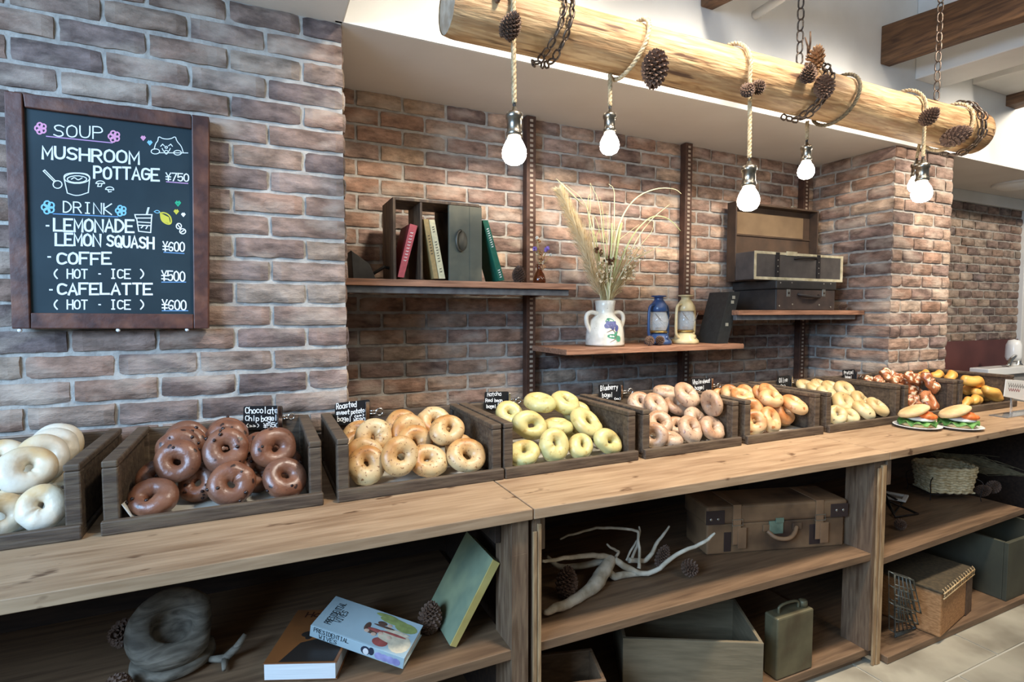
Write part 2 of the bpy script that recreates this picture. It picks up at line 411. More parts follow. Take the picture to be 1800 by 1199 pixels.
# ceiling beams
def beam(name, label, u0, vt, vb, ub, vb2, slope_t, slope_b, mat, dy=.9, y0=YL-.012, top=None):
    a = at(u0, vb, y=y0); X0 = a.x; z0 = a.z; X1 = at(ub, vb2, y=y0).x
    zt = top or at(u0, vt, y=y0).z
    u2 = u0+420; p2 = at(u2, vb+slope_b*(u2-u0), x=X0); zt2 = top or at(u2, vt+slope_t*(u2-u0), x=X0).z
    k = (y0-dy)/(y0-p2.y); zb2 = z0+(p2.z-z0)*k; zt2 = zt+(zt2-zt)*k
    m = MB(); loc = Vector((X0, y0, z0))
    m.hexa([(X0, dy, zb2), (X1, dy, zb2), (X1, y0, z0), (X0, y0, z0)], [(X0, dy, zt2), (X1, dy, zt2), (X1, y0, zt), (X0, y0, zt)])
    return tag(m.obj(name, mat, bevel=.006, loc=loc, world=True), label, 'beam')
beam('ceiling_beam', 'large dark wooden ceiling beam above the end of the hanging log', 1547, 45, 113, 1563, 119, -.338, -.336, M_beam)
beam('ceiling_beam', 'short end of a dark wooden ceiling beam above the middle of the log', 1231, -60, 12, 1252, 22, -.5, -.5, M_beam)
beam('ceiling_beam', 'thin dark wooden ceiling beam furthest from the chalkboard', 1767, 161, 187, 1786, 191, -.3, -.3, M_beam)
M_wbeam = pm('white_beam_paint', lin(226,224,218), lin(216,213,206), 3, rough=.8)
beam('white_ceiling_beam', 'boxed white ceiling beam beside the large dark beam', 1608, 70, 140, 1655, 155, -.4, -.312, M_wbeam, top=3.345)
beam('white_ceiling_beam', 'flat white ceiling beam next to the thin dark beam', 1709, 120, 149, 1782, 163, -.3, -.29, M_wbeam, top=3.345)
m = MB(); p = at(1328, 26, y=2.06); m.tube([p+Vector((0, .005, 0)), p+Vector((0, -.8, .03))], .022, 14)
tag(m.obj('ceiling_pipe', M_wbeam, smooth=True, loc=p, world=True), 'white pipe running off the white wall above the log', 'pipe')
# round lamp under the far soffit
p = at(1786, 322, z=ZS); t = T('ceiling_disc_lamp', 'round white ceiling lamp under the low ceiling past the brick pillar', 'lamp', p)
m = MB(); m.lathe([(.0, -.05), (.08, -.046), (.12, -.03), (.135, -.012)], 32, caps=False); m.obj('diffuser', pm('disc_glass', lin(226,224,216), rough=.4), t, smooth=True)
m = MB(); m.lathe([(.15, -.001), (.15, -.016), (.135, -.02)], 32); m.obj('rim', M_wbeam, t)
# ------------------------------------------------------------------ the three counter units
def counter(label, x0, x1, yf0, yf1, zs, left_post, right_post, loc_x, trim_l=False, trim_r=False, back=True, xs0=None, xs1=None, block=False):
    t = T('display_counter', label, 'counter', (loc_x, 1.7, 0))
    def w(mb, name, mat, bevel=.003): return mb.obj(name, mat, t, bevel=bevel, world=True)
    m = MB(); m.plan([(x0, yf0), (x1, yf1), (x1, 2.062), (x0, 2.062)], .82, .85); w(m, 'worktop', M_counter, .002)
    yf = max(yf0, yf1)
    a, bb = left_post; c, d = right_post
    if block:
        m = MB(); m.plan([(x0+.012, 1.252), (x1-.012, 1.252), (x1-.012, 2.05), (x0+.012, 2.05)], .0005, .03); w(m, 'bottom_shelf', M_shelfwood)
    else:
        m = MB(); m.plan([(x0+.012, yf0+.03), (x1-.012, yf1+.03), (x1-.012, 2.05), (x0+.012, 2.05)], .03, .06); w(m, 'bottom_shelf', M_shelfwood)
        m = MB(); m.plan([(x0+.05, yf0+.05), (x1-.05, yf1+.05), (x1-.05, yf1+.08), (x0+.05, yf0+.08)], .0, .0295); w(m, 'plinth', M_shelfwood)
    m = MB(); m.plan([(xs0 or bb-.01, yf0+.02), (xs1 or c+.01, yf1+.02), (xs1 or c+.01, 2.03), (xs0 or bb-.01, 2.03)], zs-.028, zs); w(m, 'middle_shelf', M_shelfwood, .002)
    if back:
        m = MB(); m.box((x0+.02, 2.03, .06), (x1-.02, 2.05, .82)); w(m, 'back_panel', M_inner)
    noside = not back
    for (p, q, y, side) in ((a, bb, yf0, 0), (c, d, yf1, 1)):
        if q <= p: continue
        m = MB(); m.box((p, y+.018, .06), (q, y+.13, .82)); m.box((p+.006, y+.0175, .10), (q-.006, y+.012, .72) if False else (q-.006, y+.0185, .72)); w(m, 'front_post', M_post, .003)
        if block and not side: continue
        if trim_r and side: m = MB(); m.box((p, 1.93, .06), (q, 2.029, .82)); w(m, 'rear_post', M_inner); continue
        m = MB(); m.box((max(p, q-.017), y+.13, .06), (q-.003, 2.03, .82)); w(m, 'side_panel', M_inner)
    if trim_l:
        m = MB(); m.box((bb-.012, yf0+.008, .06), (bb-.001, yf0+.0175, .80)); m.box((bb-.026, yf0+.010, .06), (bb-.014, yf0+.0175, .78)); w(m, 'trim_strip', M_trim, .002)
        m = MB(); m.box((bb+.001, yf0+.03, .715), (bb+.022, yf0+.10, .819)); w(m, 'corner_block', M_post, .003)
    if trim_r:
        m = MB(); m.box((d-.026, yf1+.006, .0), (d-.001, yf1+.0175, .80)); m.box((d-.046, yf1+.009, .0), (d-.028, yf1+.0175, .79)); w(m, 'trim_strip', M_trim, .003)
    if block:
        m = MB(); m.box((x0+.004, yf0+.012, .715), (x0+.03, yf0+.08, .819)); w(m, 'corner_block', M_post, .003)
    if not trim_l and not trim_r:
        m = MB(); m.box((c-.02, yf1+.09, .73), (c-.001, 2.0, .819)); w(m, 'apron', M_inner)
    return t
counter('wooden counter unit under the chalkboard holding the white, chocolate and sweet potato bagels', -2.3, .673, 1.312, 1.306, .452, (-2.27, -2.2), (.617, .668), -.8)
counter('middle wooden counter unit with the driftwood and leather suitcase on its shelf', .677, 2.205, 1.306, 1.262, .452, (.682, .706), (2.142, 2.203), 1.45, trim_l=True, trim_r=True)
counter('wooden counter unit past the tall trimmed post, with the woven basket on its shelf', 2.209, 4.2, 1.262, 1.30, .42, (0, 0), (4.1, 4.15), 3.2, back=True, xs0=2.211, xs1=3.42, block=True)

# ------------------------------------------------------------------ bread crates
CR = [(-.91,-.396),(-.356,.152),(.193,.708),(.716,1.248),(1.28,1.767),(1.803,2.268),(2.311,2.86),(2.895,3.36),(3.386,3.95)]
CRN = ['plain white', 'chocolate chip', 'roasted sweet potato', 'green matcha', 'blueberry', 'whole wheat', 'olive', 'salt pretzel', 'yellow twisted']
ZC = .85
def crate(i):
    x0, x1 = CR[i]; w = (x1-x0)/2; t = T('bread_crate', 'dark brown wooden display crate holding the %s bagels' % CRN[i], 'crate', ((x0+x1)/2, 1.81, ZC))
    Y0, Y1 = -.23, .23; h = .18
    m = MB(); m.box((-w, Y0+.018, .0), (w, Y1, .013)); m.obj('base_board', M_crate, t, bevel=.002)
    m = MB(); m.box((-w-.002, Y0, .0), (w+.002, Y0+.017, .036)); m.obj('front_lip', M_crate, t, bevel=.004)
    m = MB(); m.box((-w+.03, Y1-.02, .013), (w-.03, Y1-.001, h-.004)); m.obj('back_board', M_crate, t, bevel=.003)
    for s in (-1, 1):
        m = MB(); xo, xi = s*w, s*(w-.034)
        a, b_ = min(xo, xi), max(xo, xi)
        m.box((a, Y0+.019, .0135), (b_, Y0+.052, h-.018))            # front stile
        m.box((a, Y0+.018, h-.0175), (b_, Y1, h))                     # cap rail
        c0 = xo-s*.006; c1 = xo-s*.022
        m.box((min(c0, c1), Y0+.052, .0135), (max(c0, c1), Y1-.002, h-.018))   # inset board
        m.box((a, Y1-.03, .0135), (b_, Y1-.002, h-.018))
        m.obj('side_panel', M_crate, t, bevel=.004)
    return t
for i in range(9): crate(i)
# baking paper in the crates
M_paper = pm('baking_paper', lin(196,192,180), lin(176,170,156), 6, rough=.7, trans=0)
for i, lbl in ((0, 'white'), (1, 'chocolate'), (2, 'sweet potato'), (3, 'matcha'), (4, 'blueberry'), (5, 'whole wheat'), (6, 'olive')):
    x0, x1 = CR[i]; mb = MB(); nx, ny = 24, 14
    for iy in range(ny+1):
        for ix in range(nx+1):
            x = x0+.037+(x1-x0-.074)*ix/nx; y = 1.604+.40*iy/ny
            z = ZC+.0165+.0015*mnoise.noise(Vector((x*20, y*20, i)))
            e = ix/nx
            if i == 1 and e < .06: z += (.06-e)/.06*.05*(1-.8*iy/ny)
            mb.v.append(Vector((x, y, z)))
    for iy in range(ny):
        for ix in range(nx):
            q = iy*(nx+1)+ix; mb.f.append((q, q+1, q+nx+2, q+nx+1)); mb.mi.append(0)
    o = mb.obj('baking_paper', M_paper, smooth=True, loc=((x0+x1)/2, 1.8, ZC+.014), world=True)
    sm = o.modifiers.new('thickness', 'SOLIDIFY'); sm.thickness = .0006
    tag(o, 'sheet of pale baking paper under the %s bagels' % lbl, 'paper')
# ------------------------------------------------------------------ bagels
def crust(name, top, mid, pale, rough=.42, speck=None, sps=70, spt=.66, coat=.1, bump=.22):
    """baked crust: browner crown (its own +Z side), paler belly and hole, mottled"""
    m = bpy.data.materials.new(name); m.use_nodes = True; N = m.node_tree.nodes; L = m.node_tree.links; b = N['Principled BSDF']
    tc = N.new('ShaderNodeTexCoord'); sp = N.new('ShaderNodeSeparateXYZ'); L.new(tc.outputs['Object'], sp.inputs[0])
    n = N.new('ShaderNodeTexNoise'); n.inputs['Scale'].default_value = 22; n.inputs['Detail'].default_value = 5; L.new(tc.outputs['Object'], n.inputs['Vector'])
    mr = N.new('ShaderNodeMapRange'); mr.inputs[1].default_value = .32; mr.inputs[2].default_value = .68; L.new(n.outputs['Fac'], mr.inputs[0])
    m1 = N.new('ShaderNodeMix'); m1.data_type = 'RGBA'; L.new(mr.outputs[0], m1.inputs[0]); m1.inputs[6].default_value = mid; m1.inputs[7].default_value = top
    # side of the bagel that faced the oven heat: browner towards local +Y
    add = N.new('ShaderNodeMath'); add.operation = 'MULTIPLY_ADD'; L.new(n.outputs['Fac'], add.inputs[0]); add.inputs[1].default_value = .05; L.new(sp.outputs['Y'], add.inputs[2])
    mr2 = N.new('ShaderNodeMapRange'); mr2.inputs[1].default_value = -.05; mr2.inputs[2].default_value = .065; L.new(add.outputs[0], mr2.inputs[0])
    m2 = N.new('ShaderNodeMix'); m2.data_type = 'RGBA'; L.new(mr2.outputs[0], m2.inputs[0]); m2.inputs[6].default_value = pale; L.new(m1.outputs[2], m2.inputs[7])
    col = m2.outputs[2]
    if speck:
        n3 = N.new('ShaderNodeTexNoise'); n3.inputs['Scale'].default_value = sps; n3.inputs['Detail'].default_value = 2; L.new(tc.outputs['Object'], n3.inputs['Vector'])
        mr3 = N.new('ShaderNodeMapRange'); mr3.inputs[1].default_value = spt; mr3.inputs[2].default_value = spt+.05; L.new(n3.outputs['Fac'], mr3.inputs[0])
        m3 = N.new('ShaderNodeMix'); m3.data_type = 'RGBA'; L.new(mr3.outputs[0], m3.inputs[0]); L.new(col, m3.inputs[6]); m3.inputs[7].default_value = speck; col = m3.outputs[2]
    L.new(col, b.inputs['Base Color']); b.inputs['Roughness'].default_value = rough; b.inputs['Coat Weight'].default_value = coat; b.inputs['Coat Roughness'].default_value = .3
    b.inputs['Subsurface Weight'].default_value = .0
    bp = N.new('ShaderNodeBump'); bp.inputs['Strength'].default_value = bump; bp.inputs['Distance'].default_value = .01
    n4 = N.new('ShaderNodeTexNoise'); n4.inputs['Scale'].default_value = 42; n4.inputs['Detail'].default_value = 4; L.new(tc.outputs['Object'], n4.inputs['Vector'])
    L.new(n4.outputs['Fac'], bp.inputs['Height']); L.new(bp.outputs[0], b.inputs['Normal'])
    return m
M_chip = pm('chocolate_chip', lin(38,20,16), rough=.3)
M_salt = pm('pale_score', lin(240,214,180), lin(226,188,146), 40, rough=.6)
CRUST = {
 'white': crust('white_crust', lin(214,180,130), lin(224,208,178), lin(226,220,204)),
 'choc': crust('chocolate_crust', lin(112,68,47), lin(142,93,66), lin(108,73,56), rough=.38, coat=.25, bump=.35, speck=lin(44,24,18), sps=34, spt=.67),
 'potato': crust('sweet_potato_crust', lin(178,122,66), lin(206,160,100), lin(206,186,142), speck=lin(136,92,54), sps=120, spt=.63),
 'matcha': crust('matcha_crust', lin(196,168,102), lin(202,190,130), lin(188,182,122), speck=lin(176,154,92), sps=60, spt=.62),
 'blue': crust('blueberry_crust', lin(168,124,90), lin(190,156,124), lin(186,160,134), speck=lin(134,100,84), sps=100, spt=.62),
 'wheat': crust('whole_wheat_crust', lin(184,114,62), lin(204,150,94), lin(212,182,134), speck=lin(170,104,56), sps=40, spt=.64),
 'olive': crust('olive_crust', lin(196,156,100), lin(210,184,128), lin(216,200,156), speck=lin(96,78,50), sps=40, spt=.69),
 'pretzel': crust('pretzel_crust', lin(144,78,42), lin(172,102,58), lin(190,124,80), rough=.3, coat=.4),
 'yellow': crust('yellow_crust', lin(204,130,48), lin(222,162,70), lin(226,180,94)),
}
def bagel_mesh(kind, seed, R=.034, r=.0255, squash=.92, seam=True, slit=0., twist=0, nu=44, nv=18, chips=0, stripes=0):
    rr = random.Random(seed); mb = MB(); s1 = rr.uniform(0, 50); ov = rr.uniform(.94, 1.05); seam_a = rr.uniform(0, 2*PI)
    for i in range(nu):
        a = 2*PI*i/nu
        rad = r*(1+.10*math.sin(a+s1)+.06*math.sin(2*a+s1*2)+.05*mnoise.noise(Vector((math.cos(a)*1.5+s1, math.sin(a)*1.5, 0))))
        if twist: rad *= 1+.20*math.sin(twist*a+s1)
        da = abs((a-seam_a+PI) % (2*PI)-PI)
        if seam and da < .35: rad *= 1-.10*math.cos(da/.35*PI/2)
        Rm = R*(1+.05*math.cos(2*a+s1))
        for j in range(nv):
            b = 2*PI*j/nv
            q = rad*(1+.03*mnoise.noise(Vector((a*2+s1, math.cos(b)*2, math.sin(b)*2))))
            if twist: q *= 1+.10*math.sin(twist*a-2*b)
            cx = Rm+math.cos(b)*q
            x = cx*math.cos(a)*ov; y = cx*math.sin(a)/ov; z = math.sin(b)*q*squash
            if slit: x *= 1-slit*.0; y *= 1-slit*.35
            if z < -.012: z = -.012+(z+.012)*.55          # flat baked underside
            mb.v.append(Vector((x, y, z)))
    for i in range(nu):
        for j in range(nv):
            mb.f.append((i*nv+j, ((i+1) % nu)*nv+j, ((i+1) % nu)*nv+(j+1) % nv, i*nv+(j+1) % nv))
            st = 0
            if stripes and 1 <= j <= nv*.42 and (i*stripes/nu*1.5+j*.12) % 1 < .34: st = 1
            mb.mi.append(st)
    if chips:
        mb.m = 1
        for k in range(chips):
            a = rr.uniform(0, 2*PI); b = rr.uniform(-.5, 2.2); q = r*.97
            p = Vector(((R+math.cos(b)*q)*math.cos(a), (R+math.cos(b)*q)*math.sin(a), math.sin(b)*q*squash)); rad = rr.uniform(.004, .0062)
            mb.ell(p, (rad, rad*.9, rad*.7), 8, 6)
    me_o = mb.obj('tmp', [CRUST[kind], M_chip if chips else M_salt], smooth=True)
    me = me_o.data; me.name = kind+'_bagel'; bpy.data.objects.remove(me_o); return me
def roll_mesh(kind, seed):                    # elongated twisted roll
    rr = random.Random(seed); mb = MB(); nu, nv = 30, 18
    for i in range(nu+1):
        t = i/nu; x = -.075+.15*t; e = math.sqrt(max(0, 1-(2*t-1)**2)); rad = .033*(e**.7)+.0005
        for j in range(nv):
            b = 2*PI*j/nv; q = rad*(1+.16*math.sin(2*b+t*7+seed)); mb.v.append(Vector((x, math.cos(b)*q, math.sin(b)*q*.9)))
    for i in range(nu):
        for j in range(nv): mb.f.append((i*nv+j, (i+1)*nv+j, (i+1)*nv+(j+1) % nv, i*nv+(j+1) % nv)); mb.mi.append(0)
    mb.f.append(tuple(range(nv))); mb.mi.append(0); mb.f.append(tuple(nu*nv+j for j in range(nv))); mb.mi.append(0)
    o = mb.obj('tmp', CRUST[kind], smooth=True); me = o.data; me.name = 'yellow_roll'; bpy.data.objects.remove(o); return me
def knot_mesh(seed):                          # pretzel knot with pale scores
    mb = MB(); P = [(0,-.045,0),(.04,-.03,.004),(.055,.01,.006),(.03,.042,.006),(0,.012,.022),(-.024,-.02,.012),(-.034,-.05,.012)]
    Q = [(-x, y, -z*.3+.006) for x, y, z in P]
    pts = chaikin(list(reversed(Q))+P[1:], n=2); pts = [Vector(p) for p in pts]; k = len(pts)
    rs = [.0185*(.65+.35*math.sin(PI*min(1, max(0, i/(k-1)))))*(1.0+.08*math.sin(i*1.3)) for i in range(k)]
    mb.tube(pts, rs, 14)
    for f in range(len(mb.f)-2):
        i, j = divmod(f, 14)
        if i % 7 == 3 and 1 <= j <= 8: mb.mi[f] = 1
    o = mb.obj('tmp', [CRUST['pretzel'], M_salt], smooth=True, subsurf=0); me = o.data; me.name = 'pretzel_knot'; bpy.data.objects.remove(o); return me
MESH = {}
for kd in CRUST:
    if kd == 'choc': MESH[kd] = [bagel_mesh(kd, 40+s, R=.033+.001*s, r=.0262, chips=5, seam=s % 2) for s in range(4)]
    elif kd == 'pretzel': MESH[kd] = [bagel_mesh(kd, 60+s, R=.034, r=.023, twist=6, stripes=5) for s in range(3)]+[knot_mesh(1)]
    elif kd == 'yellow': MESH[kd] = [roll_mesh(kd, s) for s in range(3)]
    else: MESH[kd] = [bagel_mesh(kd, 10+s+hash(kd[0]) % 1, R=.0335+.0008*s, r=.0262-.0006*s, slit=(s == 2)*.6) for s in range(4)]
KINDNAME = {'white': ('plain pale bagel', 'white plain bagels'), 'choc': ('chocolate chip bagel', 'chocolate chip bagels'), 'potato': ('golden sweet potato bagel', 'roasted sweet potato bagels'),
 'matcha': ('pale green matcha bagel', 'matcha red bean bagels'), 'blue': ('speckled tan blueberry bagel', 'blueberry bagels'), 'wheat': ('orange-brown whole wheat bagel', 'whole wheat bagels'),
 'olive': ('cream olive bagel', 'olive bagels'), 'pretzel': ('dark brown pretzel bagel', 'pretzel bagels'), 'yellow': ('yellow twisted roll', 'yellow twisted rolls')}
def bagel(kind, u, v, y, d, tilt, yaw, phrase, var=0, roll=0, name='bagel', sq=1.0):
    """centre seen at (u, v) on the depth plane y, outer diameter d pixels, hole axis tilted up from the horizontal"""
    c = at(u, v, y=y); D = px_len(u, v, y, d); s = D/.119*{'white': .88, 'choc': .93}.get(kind, 1.04)
    o = bpy.data.objects.new(name, MESH[kind][var % len(MESH[kind])]); COL.objects.link(o)
    tl, yw = math.radians(tilt), math.radians(yaw)
    n = Vector((math.sin(yw)*math.cos(tl), -math.cos(yw)*math.cos(tl), math.sin(tl)))
    xx = Vector((0, 0, 1)).cross(n); xx = xx.normalized() if xx.length > 1e-4 else Vector((1, 0, 0)); yy = n.cross(xx)
    R = frame_matrix((0, 0, 0), xx, yy, n).to_3x3() @ Matrix.Rotation(math.radians(roll), 3, 'Z')
    o.location = c; o.rotation_euler = R.to_euler(); o.scale = (s, s, s*sq)
    nm, grp = KINDNAME[kind]
    HEAP.setdefault(kind, []).append([o, c.copy(), n, s, ray(u, v).normalized(), xx])
    return tag(o, nm+' '+phrase, 'bread', grp)
HEAP = {}
B = bagel
# plain white (only the end of the crate is in view)
B('white',72,892,1.665,86,24,8,'lying lowest against the crate end wall, hole showing',0,20)
B('white',45,833,1.745,98,34,22,'with an oval hole, front one of the leaning stack',1,-30)
B('white',76,806,1.82,92,30,22,'second in the leaning stack, edge browned',3,80)
B('white',90,793,1.88,90,28,22,'third in the leaning stack',0,160)
B('white',100,784,1.94,88,28,20,'last and highest of the leaning stack, at the back wall',1,200)
B('white',0,903,1.66,88,20,38,'cut by the picture edge, at the bottom of the heap',3,0)
B('white',34,905,1.76,80,25,20,'browned one wedged behind the two bottom ones',0,10)
B('white',0,808,1.86,92,45,10,'at the back corner cut by the picture edge',1,30)
B('white',108,858,1.80,66,25,-10,'mostly hidden behind the crate end wall',3,60)
# chocolate chip
B('choc',263,878,1.655,83,48,-6,'lying flattest beside the turned-up paper corner',0,150)
B('choc',256,838,1.77,72,50,-5,'hidden in shade behind the flattest one',1,20)
B('choc',313,822,1.70,79,24,-8,'front of the first leaning stack, dark round hole',2,20)
B('choc',317,797,1.77,76,22,-5,'second in the first leaning stack',1,70)
B('choc',324,782,1.84,76,22,-3,'third in the first leaning stack, cracked top',0,10)
B('choc',331,772,1.92,70,24,-2,'last of the first leaning stack, touching the back board',3,200)
B('choc',397,806,1.71,80,22,0,'front of the second leaning stack, hole pinched sideways',3,-60)
B('choc',398,788,1.78,78,20,0,'second in the second leaning stack',0,100)
B('choc',398,774,1.85,76,20,0,'third in the second leaning stack, shiny',1,10)
B('choc',398,766,1.93,72,22,0,'last of the second leaning stack under the price tag',2,250)
B('choc',475,799,1.74,77,22,12,'front of the third stack with a tall slit hole',2,90)
B('choc',458,792,1.81,66,22,5,'second in the third stack, mostly covered',3,30)
B('choc',486,785,1.89,74,22,5,'last of the third stack beneath the clip',0,60)
B('choc',403,858,1.655,82,26,2,'bottom row middle, two chips and a round hole',1,-10)
B('choc',349,866,1.70,70,30,-15,'in the bottom row, tucked behind the middle one',3,140)
B('choc',455,851,1.715,70,22,35,'turned sideways behind the middle one of the bottom row',0,70)
B('choc',511,847,1.67,76,34,14,'bottom row end, nearest the crate wall by the sweet potato crate',2,200)
B('choc',517,812,1.80,70,45,10,'in deep shade behind the bottom row end',1,20)
# roasted sweet potato
B('potato',643,829,1.66,66,30,-4,'bottom row, beside the crate wall shared with chocolate',0,10)
B('potato',640,800,1.745,64,24,-4,'leaning behind the first of the bottom row',1,90)
B('potato',620,786,1.82,58,40,0,'in the corner behind the crate wall',3,10)
B('potato',656,769,1.775,64,26,0,'standing alone on top under the price tag',0,160)
B('potato',630,765,1.86,56,30,-25,'peeking out behind the one under the price tag',1,0)
B('potato',703,826,1.66,65,26,4,'second of the bottom row',3,60)
B('potato',688,793,1.755,60,50,0,'almost hidden behind the second of the bottom row',0,200)
B('potato',731,780,1.72,68,22,6,'front of the leaning stack in the heap middle',1,10)
B('potato',722,765,1.79,66,22,4,'second in the leaning stack of the heap middle',3,80)
B('potato',707,752,1.87,64,24,0,'last of the leaning stack in the heap middle, browned',0,30)
B('potato',789,770,1.745,66,42,10,'tilted with its hole up, next to the middle stack',2,20)
B('potato',762,743,1.86,60,40,5,'highest at the back, next to the middle stack',1,150)
B('potato',765,815,1.66,64,46,0,'third of the bottom row, hole facing up',0,90)
B('potato',827,808,1.66,65,40,8,'last of the bottom row, near the matcha crate',3,0)
B('potato',826,785,1.755,58,45,6,'tucked behind the last of the bottom row',1,60)
# matcha
B('matcha',932,748,1.745,63,24,0,'large one leaning on the crate wall by its price tag',2,-20)
B('matcha',896,729,1.86,52,40,0,'half hidden behind the crate wall by its price tag',0,40)
B('matcha',926,799,1.67,56,60,-35,'torn one lying flat in the bottom corner',1,10)
B('matcha',970,789,1.66,56,22,0,'with a deep round hole in the bottom row',0,0)
B('matcha',1021,784,1.66,53,40,8,'with a small slanted slit in the bottom row',2,30)
B('matcha',1073,777,1.665,55,30,12,'with a long slanted slit at the bottom row end',2,-30)
B('matcha',980,749,1.75,54,82,10,'lying flat above the round-holed one',1,20)
B('matcha',1033,744,1.755,57,48,14,'leaning with its hole up, just above the bottom row end',3,100)
B('matcha',949,708,1.86,54,74,-10,'topmost, lying flat on the heap',0,50)
B('matcha',996,713,1.85,53,58,8,'second topmost, resting against the topmost one',1,0)
B('matcha',1018,722,1.93,46,50,0,'barely visible behind the second topmost',3,0)
B('matcha',1008,762,1.80,46,50,0,'squeezed in the gap behind the bottom row',0,0)
# blueberry
B('blue',1153,712,1.80,46,40,6,'leaning with its hole towards the price tag side',0,20)
B('blue',1125,707,1.88,42,40,-20,'half behind the one leaning by the price tag side',1,0)
B('blue',1170,690,1.91,42,75,0,'topmost, lying flat at the back',3,0)
B('blue',1188,714,1.81,46,62,10,'lying flat in the middle of the upper layer',0,90)
B('blue',1212,698,1.86,47,40,10,'with a large hole at the top, near the whole wheat crate',1,40)
B('blue',1251,722,1.79,46,8,78,'standing on edge against the crate wall',3,0)
B('blue',1229,734,1.745,48,34,16,'leaning face out in the middle of the heap',0,200)
B('blue',1159,744,1.73,48,40,-30,'lying between the crate wall and the heap middle',1,30)
B('blue',1188,750,1.735,48,52,-20,'with a scar, lying in the middle of the heap',2,20)
B('blue',1150,775,1.66,46,16,-48,'turned sideways at the bottom beside the crate wall',3,0)
B('blue',1180,776,1.66,43,76,0,'lying flat in the bottom row',0,0)
B('blue',1230,767,1.66,48,30,8,'round-holed in the bottom row',1,10)
B('blue',1269,760,1.665,47,38,12,'at the bottom row end next to the whole wheat crate',0,120)
# whole wheat
B('wheat',1330,720,1.75,44,20,-30,'leaning on the crate wall above the bottom row',0,0)
B('wheat',1329,754,1.66,42,16,-40,'cut off by the crate wall in the bottom row',1,20)
B('wheat',1359,749,1.66,44,26,8,'with a clear round hole in the bottom row',0,0)
B('wheat',1389,750,1.67,40,70,0,'lying flat in the bottom row',3,0)
B('wheat',1418,742,1.665,44,58,12,'tilted back at the bottom row end',1,20)
B('wheat',1355,717,1.75,46,55,0,'darkest brown, shiny, at the heap centre',2,0)
B('wheat',1388,718,1.755,46,36,16,'leaning face out beside the darkest one',0,120)
B('wheat',1284,691,1.92,34,40,-10,'at the very back near the price tag, browned',1,0)
B('wheat',1318,690,1.92,34,50,0,'at the back, second from the price tag',3,40)
B('wheat',1304,697,1.86,38,55,-10,'browned top between the back row and the crate wall',0,80)
B('wheat',1341,692,1.90,34,40,10,'at the back, third from the price tag',1,90)
B('wheat',1362,700,1.84,40,44,14,'on the far shoulder of the heap',0,30)
B('wheat',1330,704,1.82,38,60,0,'lying just behind the darkest one',3,10)
B('wheat',1266,694,1.95,30,40,-10,'last one, almost hidden under the price tag',2,0)
# olive
B('olive',1489,711,1.75,45,34,0,'large one leaning on the crate wall, olives in its base',0,0)
B('olive',1513,705,1.765,43,34,20,'leaning next to the large one, spotted with olive',1,60)
B('olive',1488,688,1.85,36,44,0,'small round one on top near the crate wall',3,0)
B('olive',1444,676,1.95,34,55,0,'at the back under the clip end',0,0)
B('olive',1464,682,1.89,36,60,5,'on top between clip and small round one',1,30)
B('olive',1417,679,1.95,32,55,0,'nearest the price tag at the back',3,0)
B('olive',1434,684,1.90,32,62,0,'second row behind the crate wall, near the price tag',0,40)
B('olive',1453,690,1.84,36,62,0,'peeking over the crate wall in the middle',2,0)
B('olive',1474,740,1.665,34,30,-30,'cut off by the crate wall in the bottom row',1,0)
B('olive',1495,739,1.665,34,58,-10,'second in the bottom row, twisted',3,20)
B('olive',1520,732,1.67,38,52,10,'third in the bottom row, smooth',0,0)
B('olive',1547,728,1.67,38,48,14,'at the bottom row end near the pretzels',1,80)
# pretzel
B('pretzel',1606,712,1.665,34,26,0,'round one low down behind the first sandwich',0,0)
B('pretzel',1641,712,1.66,40,30,14,'big knot lying lowest behind the sandwiches',3,180)
B('pretzel',1609,689,1.75,36,30,0,'ring with a small hole above the sandwiches',1,40)
B('pretzel',1631,677,1.81,36,30,20,'big ring with white scores on the top side of the heap',2,20)
B('pretzel',1606,668,1.89,30,50,0,'on top beside the big ring',0,90)
B('pretzel',1564,664,1.94,32,50,0,'highest knob at the back of the heap',1,0)
B('pretzel',1583,667,1.92,30,56,0,'second highest at the back of the heap',2,60)
B('pretzel',1549,671,1.92,28,56,0,'behind the crate wall near the highest knob',0,30)
B('pretzel',1531,670,1.96,24,56,0,'last one next to its price tag',1,10)
B('pretzel',1577,678,1.85,32,60,0,'peeking over the crate wall in the middle',2,0)
B('pretzel',1598,690,1.82,30,40,0,'behind the ring with a small hole',0,0)
# yellow rolls
Y = lambda u,v,y,d,t,w,ph,var,roll: B('yellow',u,v,y,d,t,w,ph,var,roll,name='bread_roll')
Y(1624,659,1.96,26,40,0,'nearest the pillar at the back',0,20)
Y(1648,659,1.95,27,45,0,'second along the back board',1,10)
Y(1672,661,1.93,28,45,0,'third along the back board, rounded',2,20)
Y(1710,671,1.84,36,50,0,'largest, lying across the top of the heap',0,-10)
Y(1703,684,1.76,30,45,0,'under the largest one',1,20)
Y(1714,706,1.665,30,50,0,'lying lowest in the crate',2,10)
Y(1727,697,1.70,34,50,10,'slanting down in the middle of the bottom row',0,-25)
Y(1746,693,1.705,36,45,20,'slanting long one at the end of the heap',1,-35)
Y(1699,711,1.665,24,40,-20,'in the corner beside the crate wall',2,30)

